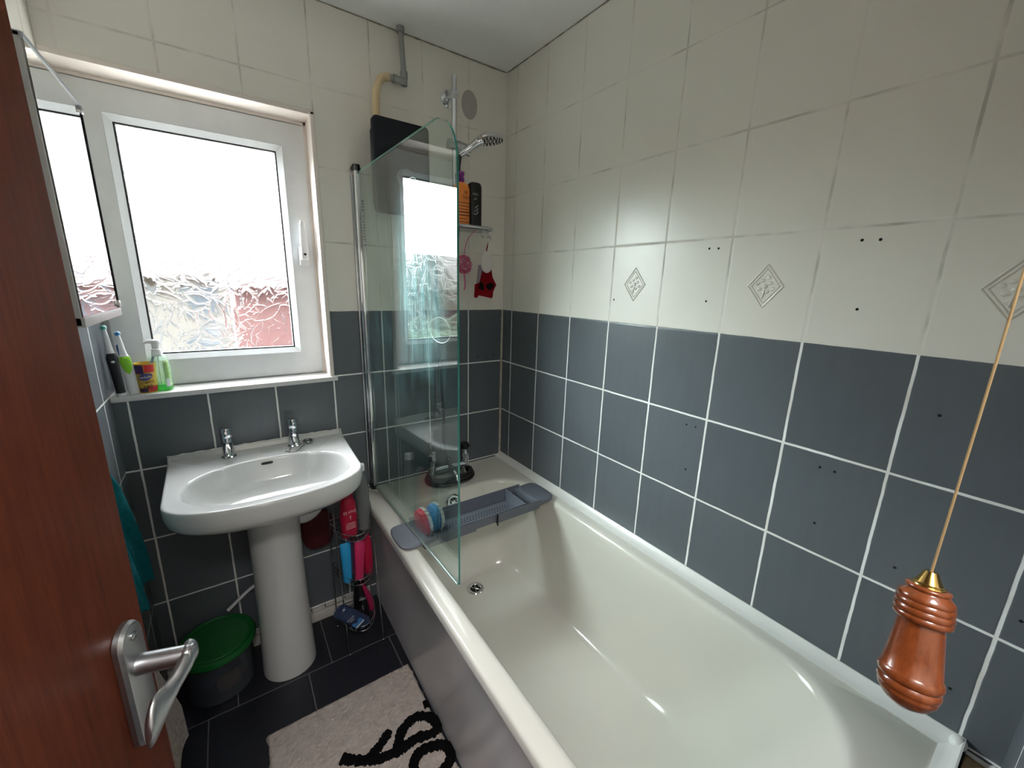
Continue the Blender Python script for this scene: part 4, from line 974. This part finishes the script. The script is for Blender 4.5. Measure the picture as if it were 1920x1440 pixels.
# ------------------------------------------------------------------ wire rack with toiletries
rk = thing('wire_rack', 'three tier chrome wire rack standing between washbasin and bathtub', 'rack', (-0.793, -0.18, 0))
RXC, RYB, RHX, RHY = -0.793, -0.100, 0.070, 0.160
def dring(z, k=1.0): return [Vector((RXC+RHX*k*math.cos(PI+PI*i/24), RYB+RHY*k*math.sin(PI+PI*i/24), z)) for i in range(25)]
tiers = (0.074, 0.286, 0.478)
legs = [[(-0.857, -0.268, 0.003), (-0.860, -0.225, 0.30), (-0.862, -0.195, 0.56), (-0.850, -0.150, 0.635)], [(-0.726, -0.268, 0.003), (-0.726, -0.225, 0.30), (-0.726, -0.195, 0.56), (-0.735, -0.150, 0.62)],
        [(-0.866, -0.098, 0.003), (-0.864, -0.098, 0.62)], [(-0.722, -0.098, 0.003), (-0.722, -0.098, 0.62)]]
for lg in legs:
    b = MB(); b.tube(lg, 0.0026, 8, smooth=6 if len(lg) > 2 else 0); b.ball((lg[0][0], lg[0][1], 0.0046), 0.0046, 12, 8); b.build('leg', M['chrome_dull'], rk)
b = MB(); b.tube([(-0.864, -0.098, 0.62), (-0.85, -0.098, 0.66), (-0.793, -0.098, 0.675), (-0.736, -0.098, 0.66), (-0.722, -0.098, 0.62)], 0.0026, 8, smooth=6); b.build('back_hoop', M['chrome_dull'], rk)
for z in tiers:
    b = MB()
    for dz in (0.004, 0.026): b.tube(dring(z+dz), 0.0022, 8); b.tube([(RXC-RHX, RYB, z+dz), (RXC+RHX, RYB, z+dz)], 0.0022, 8)
    for i in range(-4, 5):
        x = i*0.014; yf = RYB-RHY*math.sqrt(max(0, 1-(x/RHX)**2)); b.tube([(RXC+x, RYB, z+0.001), (RXC+x, yf, z+0.001), (RXC+x, yf, z+0.004)], 0.0012, 6)
    b.build('basket', M['chrome'], rk)
S = [z+0.0025 for z in tiers]
el = thing('shampoo_bottle', 'crimson shampoo bottle on the top tier of the wire rack', 'bottle', (-0.812, -0.195, S[2]))
ET = Tr(-0.812, -0.200, S[2]) @ Rot(0.10, 'Z')
b = MB(); oval_loft(b, [(0.027, 0.019, 0), (0.0295, 0.021, 0.005), (0.0300, 0.0215, 0.09), (0.0285, 0.0205, 0.130), (0.021, 0.016, 0.150), (0.0185, 0.015, 0.155)], 0, 0, 2.8, 32, ET); b.build('bottle_body', mat('crimson_plastic', (176, 14, 56), 0.3), el)
b = MB(); oval_loft(b, [(0.0205, 0.0165, 0.1552), (0.0205, 0.0165, 0.176), (0.018, 0.014, 0.180)], 0, 0, 2.6, 32, ET); b.build('flip_cap', mat('crimson_cap', (150, 8, 44), 0.3), el)
b = MB(); f = lambda X, Y, Z: ET @ Vector((X, -0.0226-Z, Y)); b.text('ELVIVE', 0.0165, lambda X, Y, Z: f(X, Y+0.105, Z))
b.prism([(-0.002, 0.088), (0.003, 0.092), (0.0015, 0.072)], 0.0225, 0.0229, ET @ frame((0, 0, 0), (1, 0, 0), (0, 0, 1), (0, -1, 0)))
for k in range(4): b.add([f(-0.018+0.004*(k == 0), 0.058-k*0.007, 0), f(0.018, 0.058-k*0.007, 0), f(0.018, 0.0605-k*0.007, 0), f(-0.018+0.004*(k == 0), 0.0605-k*0.007, 0)], [(0, 1, 2, 3)])
b.build('lettering', mat('pale_print', (226, 196, 190), 0.4), el, fix=False)
cb = thing('clear_bottle', 'tall clear bottle with white cap on the top tier of the wire rack', 'bottle', (-0.752, -0.185, S[2]))
b = MB(); oval_loft(b, [(0.020, 0.020, 0.0), (0.0235, 0.0235, 0.004), (0.0235, 0.0235, 0.17), (0.020, 0.020, 0.20), (0.012, 0.012, 0.235), (0.0105, 0.0105, 0.245)], 0, 0, 2.2, 32, Tr(-0.752, -0.185, S[2])); b.build('bottle_body', clear('clear_bottle_plastic', (226, 230, 230), 0.08, 0.35, (190, 194, 194)), cb)
b = MB(); b.lathe([(0.0135, 0.2452), (0.0135, 0.267), (0.012, 0.270), (0.0001, 0.270)], 28, Tr(-0.752, -0.185, S[2])); b.build('cap', M['white_plastic'], cb)
def tub_(name, label, c, rgb, prof, rz=0.0, ty=0.0, tx=0.0, cat='tube', cap=None):
    t = thing(name, label, cat, c); T = Tr(*c) @ Rot(ty, 'Y') @ Rot(tx, 'X') @ Rot(rz, 'Z')
    b = MB(); oval_loft(b, prof, 0, 0, 2.4, 28, T); b.build('body', mat(name+'_skin', rgb, 0.32), t); return t, T
t, T = tub_('blue_tube', 'bright blue tube standing on the middle tier of the wire rack', (-0.832, -0.205, S[1]), (36, 156, 214), [(0.0155, 0.0155, 0), (0.017, 0.017, 0.004), (0.0185, 0.0165, 0.10), (0.0195, 0.010, 0.150), (0.0195, 0.002, 0.165)])
t, T = tub_('pink_tube', 'rose pink tube leaning on the middle tier of the wire rack', (-0.792, -0.215, S[1]), (206, 46, 100), [(0.015, 0.014, 0), (0.0165, 0.016, 0.004), (0.019, 0.0145, 0.10), (0.020, 0.007, 0.150), (0.020, 0.002, 0.160)], ty=0.07)
t, T = tub_('red_bottle', 'dark pink bottle nearest the bathtub on the middle tier', (-0.750, -0.195, S[1]), (176, 14, 60), [(0.0165, 0.016, 0), (0.018, 0.0175, 0.004), (0.019, 0.0175, 0.12), (0.014, 0.013, 0.15), (0.010, 0.010, 0.165)], cat='bottle')
t, T = tub_('purple_tube', 'dim purple patterned tube at the back of the middle tier', (-0.806, -0.158, S[1]), (92, 62, 96), [(0.014, 0.014, 0), (0.015, 0.015, 0.11), (0.012, 0.012, 0.13)])
t, T = tub_('black_deodorant', 'black deodorant bottle upright on the lowest tier of the wire rack', (-0.780, -0.168, S[0]), (16, 17, 22), [(0.026, 0.018, 0), (0.029, 0.020, 0.006), (0.030, 0.021, 0.09), (0.026, 0.019, 0.125), (0.022, 0.016, 0.15)], cat='bottle')
b = MB(); b.text('MEN', 0.012, lambda X, Y, Z: T @ Vector((X, -0.0222-Z, 0.088+Y))); b.text('Dove', 0.006, lambda X, Y, Z: T @ Vector((X-0.004, -0.0222-Z, 0.098+Y))); b.build('lettering', M['white_plastic'], t, fix=False)
t, T = tub_('navy_deodorant', 'navy deodorant bottle tipped over the edge of the lowest tier', (-0.786, -0.236, S[0]+0.014), (44, 58, 88), [(0.020, 0.014, 0), (0.0265, 0.019, 0.006), (0.0285, 0.020, 0.05), (0.029, 0.0205, 0.09), (0.0285, 0.020, 0.118), (0.028, 0.0195, 0.120), (0.027, 0.0185, 0.155), (0.022, 0.014, 0.160)], ty=-0.66, tx=0.16, cat='bottle')
fd = lambda X, Y, Z, z0: T @ Vector((X, -0.0214-Z, z0+Y))
b = MB(); b.text('Dove', 0.0135, lambda X, Y, Z: fd(X+0.002, Y, Z, 0.105)); b.text('MEN', 0.0095, lambda X, Y, Z: fd(X, Y, Z, 0.092)); b.build('lettering', M['white_plastic'], t, fix=False)
b = MB(); vs = []
for i in range(13): x = -0.020+0.040*i/12; vs += [fd(x, 0, 0, 0.046), fd(x, 0, 0, 0.068+0.006*math.sin(i*0.8))]
b.add(vs, [(2*i, 2*i+2, 2*i+3, 2*i+1) for i in range(12)]); b.build('wave_panel', mat('wave_blue', (66, 130, 190), 0.4), t, fix=False)
b = MB(); b.add([fd(-0.019, 0, 0.0004, 0.040), fd(0.018, 0, 0.0004, 0.040), fd(0.018, 0, 0.0004, 0.047), fd(-0.019, 0, 0.0004, 0.047)], [(0, 1, 2, 3)]); b.build('white_band', M['white_plastic'], t, fix=False)
b = MB(); b.tube([(-0.742, -0.165, S[0]+0.010), (-0.750, -0.185, S[0]+0.07), (-0.768, -0.205, S[0]+0.135), (-0.778, -0.215, S[0]+0.17)], [0.012, 0.012, 0.010, 0.006], 12, smooth=5)
tag(b.build('pink_razor', mat('pink_razor_plastic', (176, 34, 84), 0.4), loc=(-0.742, -0.165, S[0])), 'pink razor handle leaning on the lowest tier beside the bath panel', 'razor')

# ------------------------------------------------------------------ bath mat
bm_ = thing('bath_mat', 'cream bath mat with black lettering on the dark floor', 'bath mat', (-0.915, -0.83, 0))
nx_, ny_ = 120, 200
X0, X1, Y0, Y1 = -1.150, -0.682, -1.25, -0.430
b = MB(); vs = []; fs = []
for i in range(ny_):
    for j in range(nx_):
        e = min(j, nx_-1-j, i, ny_-1-i)
        wob = 0.002*math.sin(i*0.21)+0.0015*math.sin(i*0.53+1) if j in (0, nx_-1) else 0
        vs.append((X0+(X1-X0)*j/(nx_-1)+random.uniform(-1, 1)*0.001+wob, Y0+(Y1-Y0)*i/(ny_-1)+random.uniform(-1, 1)*0.001, 0.001 if e == 0 else (0.011 if e == 1 else 0.0140+random.uniform(-1, 1)*0.0026)))
for i in range(ny_-1):
    for j in range(nx_-1): q = i*nx_+j; fs.append((q, q+1, q+nx_+1, q+nx_))
b.add(vs, fs); b.build('pile', M['mat'], bm_, ang=180)
def strokes(name, pl, r):
    b = MB()
    p = spline([Vector((x, y, 0.0125)) for x, y in pl], 10) if len(pl) > 2 else [Vector((x, y, 0.0125)) for x, y in pl]
    n = len(p); rr = [r*(0.9 if i in (0, n-1) else 1)+random.uniform(-1, 1)*0.0026 for i in range(n)]
    rings = []
    for i in range(n):
        t = (p[min(i+1, n-1)]-p[max(i-1, 0)]).normalized(); s = Vector((-t.y, t.x, 0))
        j1, j2 = random.uniform(-1, 1)*0.0012, random.uniform(-1, 1)*0.0012
        rings.append([p[i]+s*(rr[i]*c+j1*c)+Vector((0, 0, z)) for c, z in [(-1, -0.006), (-0.97, 0.003), (-0.5, 0.0055+j2), (0.5, 0.0055-j2), (0.97, 0.003), (1, -0.006)]])
    b.loft(rings); return b.build(name, M['matblack'], bm_, ang=60)
strokes('black_lettering', [(-0.822, -0.634), (-0.848, -0.652), (-0.884, -0.672), (-0.900, -0.678)], 0.0150)
strokes('black_lettering', [(-0.970, -0.632), (-0.936, -0.660), (-0.885, -0.692), (-0.840, -0.704), (-0.800, -0.706), (-0.759, -0.704), (-0.712, -0.718), (-0.690, -0.708), (-0.694, -0.672), (-0.734, -0.642), (-0.786, -0.654), (-0.814, -0.690), (-0.835, -0.712)], 0.0160)
strokes('black_lettering', [(-0.800, -0.800), (-0.795, -0.770), (-0.770, -0.748), (-0.730, -0.752), (-0.694, -0.772), (-0.689, -0.806), (-0.715, -0.828), (-0.760, -0.838), (-0.80, -0.835)], 0.0160)
strokes('black_lettering', [(-0.690, -0.606), (-0.692, -0.632)], 0.010)
strokes('black_lettering', [(-0.985, -0.76), (-0.93, -0.75), (-0.90, -0.80), (-0.94, -0.86), (-0.99, -0.84)], 0.0160)
strokes('black_lettering', [(-0.90, -0.90), (-0.80, -0.90), (-0.70, -0.92)], 0.0135)

# ------------------------------------------------------------------ door with lever handle
Eg = Vector((-1.21747, -1.14229, 0)); Hg = Vector((-1.39, -1.737, 0)); u_ = (Eg-Hg).normalized(); n_ = Vector((u_.y, -u_.x, 0)); DL = (Eg-Hg).length
DT = frame(Hg, u_, Vector((0, 0, 1)), n_)           # local: x along the leaf, y up, z out of the visible face
door = bpy.data.objects.new('door_1', None); col.objects.link(door); door.location = Hg; struct(door)
b = MB(); b.box(0.004, DL, 0.006, 1.985, -0.036, 0.0, 0.0015, T=DT); b.build('door_leaf', M['door'], door)
PU = DL-0.0375
def stadium(a, h, n=12):
    return [(a*math.cos(PI*i/n), h-a+a*math.sin(PI*i/n)) for i in range(n+1)]+[(a*math.cos(PI+PI*i/n), -h+a+a*math.sin(PI+PI*i/n)) for i in range(n+1)]
b = MB(); pz = 1.0095
b.loft([[Vector((PU+x*k, pz+y*k2, z)) for x, y in stadium(0.0190, 0.0725)] for k, k2, z in [(1, 1, 0.0004), (1, 1, 0.005), (0.90, 0.972, 0.0085), (0.80, 0.95, 0.0092)]], T=DT)
hp = b.build('door_handle', M['satin'], door, ang=20)
b = MB(); b.tube([(PU, 1.032, 0.0085), (PU, 1.032, 0.046), (PU, 1.032, 0.056)], [0.0105, 0.0095, 0.0098], 22, T=DT)
rows = []
for du_, zz, nn, hz, hn in [(0.010, 1.033, 0.0500, 0.0070, 0.0040), (0.008, 1.0325, 0.0505, 0.0098, 0.0068), (0.0, 1.032, 0.0515, 0.0102, 0.0078), (-0.012, 1.029, 0.0510, 0.0092, 0.0070), (-0.026, 1.024, 0.0475, 0.0090, 0.0062), (-0.036, 1.018, 0.0435, 0.0125, 0.0058), (-0.044, 1.014, 0.0405, 0.0170, 0.0056), (-0.052, 1.012, 0.0390, 0.0195, 0.0052), (-0.058, 1.010, 0.0388, 0.0165, 0.0045), (-0.062, 1.008, 0.0390, 0.0075, 0.0025)]:
    rows.append([Vector((PU+du_+0.35*hz*math.sin(a)*(0.4 if du_ > -0.03 else 1), zz+hz*math.sin(a), nn+hn*math.cos(a))) for a in [2*PI*i/24 for i in range(24)]])
b.loft(rows, T=DT); b.ball((PU, 1.032, 0.0512), (0.0103, 0.0103, 0.0085), 22, 14, T=DT)
b.build('lever', M['satin'], hp, ang=50)
for zz in (pz+0.058, pz-0.058):
    b = MB(); b.lathe([(0.0045, 0.0088), (0.0045, 0.0102), (0.0035, 0.0108), (0.0001, 0.0108)], 18, DT @ Tr(PU, zz, 0)); b.box(PU-0.0032, PU+0.0032, zz-0.0005, zz+0.0005, 0.0107, 0.0110, T=DT); b.build('screw', M['chrome_dull'], hp)

# ------------------------------------------------------------------ light pull
tpv = Vector((-0.780, -1.644, 1.262)); bpv = Vector((-0.800, -1.651, 1.1815)); ax = (bpv-tpv); LN = ax.length; ax.normalize()
xx = ax.orthogonal().normalized(); yy = ax.cross(xx); PTm = frame(tpv, xx, yy, ax)
lp = thing('light_pull', 'varnished wooden light pull with brass top on a thin cord', 'light pull', bpv)
R = 0.0136
def pr(rows): return [(max(0.00005, r*R), s*LN) for s, r in rows]
b = MB(); b.lathe(pr([(0, 0.16), (0.0, 0.22), (0.085, 0.46), (0.088, 0.50), (0.095, 0.50), (0.098, 0.54), (0.135, 0.62), (0.137, 0.55)]), 36, PTm); b.build('brass_top', M['brass'], lp)
b = MB(); b.lathe(pr([(0.105, 0.56), (0.107, 0.70), (0.118, 0.76), (0.130, 0.74), (0.140, 0.70), (0.150, 0.74), (0.175, 0.90), (0.20, 0.95), (0.212, 0.91), (0.222, 0.95), (0.245, 0.98), (0.258, 0.93), (0.270, 0.97), (0.295, 0.99), (0.308, 0.93), (0.320, 0.98), (0.345, 0.96), (0.358, 0.86), (0.364, 0.76), (0.45, 0.82), (0.60, 0.92), (0.715, 0.99), (0.722, 1.02), (0.735, 1.07), (0.765, 1.09), (0.785, 1.05), (0.795, 1.00), (0.806, 1.04), (0.83, 1.06), (0.85, 1.02), (0.858, 0.99), (0.87, 1.0), (0.895, 0.96), (0.905, 0.88), (0.92, 0.86), (0.95, 0.70), (0.98, 0.40), (0.995, 0.15), (1.0, 0)]), 48, PTm); b.build('wooden_handle', M['pull'], lp, ang=60)
b = MB(); b.tube([tpv+ax*0.002, tpv+Vector((0.0002, 0, 0.10)), Vector((-0.779, -1.643, 1.8)), Vector((-0.779, -1.643, CZ-0.024))], 0.00065, 8); b.build('cord', mat('cord_beige', (150, 126, 88), 0.8), lp)
b = MB(); b.lathe([(0.040, 0.0), (0.040, -0.012), (0.034, -0.024), (0.0001, -0.026)], 32, Tr(-0.779, -1.643, CZ)); b.build('ceiling_switch', M['white_plastic'], lp)

# ------------------------------------------------------------------ outdoors, seen blurred through the patterned glass
M['grass'] = mat('grass', (36, 44, 28), 0.9, var=0.25, vscale=1.5)
M['bounce_ground'] = mat('pale_bounce_ground', (236, 233, 228), 0.9, var=0.1, vscale=2)
M['hedge'] = mat('hedge_leaves', (42, 62, 38), 0.9, var=0.4, vscale=9, bump=1.0, bscale=12)
M['brick'] = mat('red_brick', (70, 44, 43), 0.9, var=0.15, vscale=3)
M['render'] = mat('pale_render', (84, 82, 77), 0.9)
M['roof'] = mat('roof_tiles', (38, 30, 30), 0.9, var=0.2, vscale=5)
M['winglass'] = mat('far_window', (60, 66, 74), 0.1)
b = MB(); b.box(-40, 40, 8.0, 60, -2.7, -2.6); struct(b.build('lawn', M['grass'], fix=False))
b = MB(); b.box(-40, 40, 0.16, 8.0, -2.7, -2.6); struct(b.build('bounce_ground', M['bounce_ground'], fix=False))  # unseen pale ground, added to throw daylight up onto the ceiling
def house(x0, x1, y0, y1, zt, wm, label):
    t = thing('house', label, 'house', ((x0+x1)/2, y0, -2.6))
    b = MB(); b.box(x0, x1, y0, y1, -2.6, zt); b.build('walls', wm, t)
    b = MB(); ym = (y0+y1)/2; b.add([(x0-0.3, y0-0.4, zt), (x1+0.3, y0-0.4, zt), (x1+0.3, y1+0.4, zt), (x0-0.3, y1+0.4, zt), (x0-0.3, ym, zt+1.7), (x1+0.3, ym, zt+1.7)], [(0, 1, 5, 4), (2, 3, 4, 5), (0, 4, 3), (1, 2, 5), (0, 3, 2, 1)]); b.build('roof', M['roof'], t)
    for i in range(2):
        for zz in (-1.6, 0.0):
            xw = x0+(x1-x0)*(0.28+0.44*i); b = MB(); b.box(xw-0.6, xw+0.6, y0-0.05, y0, zz, zz+1.0); fr = b.build('window_frame', wm, t)
            b = MB(); b.box(xw-0.52, xw+0.52, y0-0.06, y0-0.05, zz+0.08, zz+0.92); b.build('pane', M['winglass'], fr)
house(-0.9, 7.0, 15.0, 21.0, 1.2, M['brick'], 'red brick house seen blurred through the patterned window')
house(-6.0, -0.2, 26.0, 32.0, 1.4, M['render'], 'pale rendered house seen blurred through the patterned window')
house(-14.5, -7.0, 15.0, 21.0, 1.2, M['brick'], 'second red brick house, behind the green hedge outside')
b = MB(); nseg = 60; rings = []
for i in range(nseg+1):
    x = -14+11.5*i/nseg; rings.append([Vector((x, 9.5+0.7*math.cos(a)+random.uniform(-.1, .1), -1.05+1.5*math.sin(a)+random.uniform(-.12, .12))) for a in [2*PI*k/16 for k in range(16)]])
b.loft(rings); tag(b.build('garden_hedge', M['hedge'], loc=(-8, 9.5, -2.6)), 'green hedge seen blurred through the patterned window', 'hedge')

# ------------------------------------------------------------------ the landing lamp outside the open door
hl = thing('ceiling_lamp', 'round white ceiling lamp on the landing outside the bathroom door', 'lamp', (-1.18, -2.2, CZ))
b = MB(); b.lathe([(0.24, 0.0), (0.24, -0.02), (0.225, -0.03), (0.225, -0.012), (0.0001, -0.012)], 48, Tr(-1.18, -2.2, CZ), cap=False); b.build('lamp_rim', M['white_plastic'], hl)
ld = bpy.data.lights.new('lamp_light', 'AREA'); ld.shape = 'DISK'; ld.size = 0.44; ld.energy = LAMP; ld.color = (1.0, 0.98, 0.96)
lo = bpy.data.objects.new('lamp_light', ld); col.objects.link(lo); lo.parent = hl; lo.location = (0, 0, -0.016)
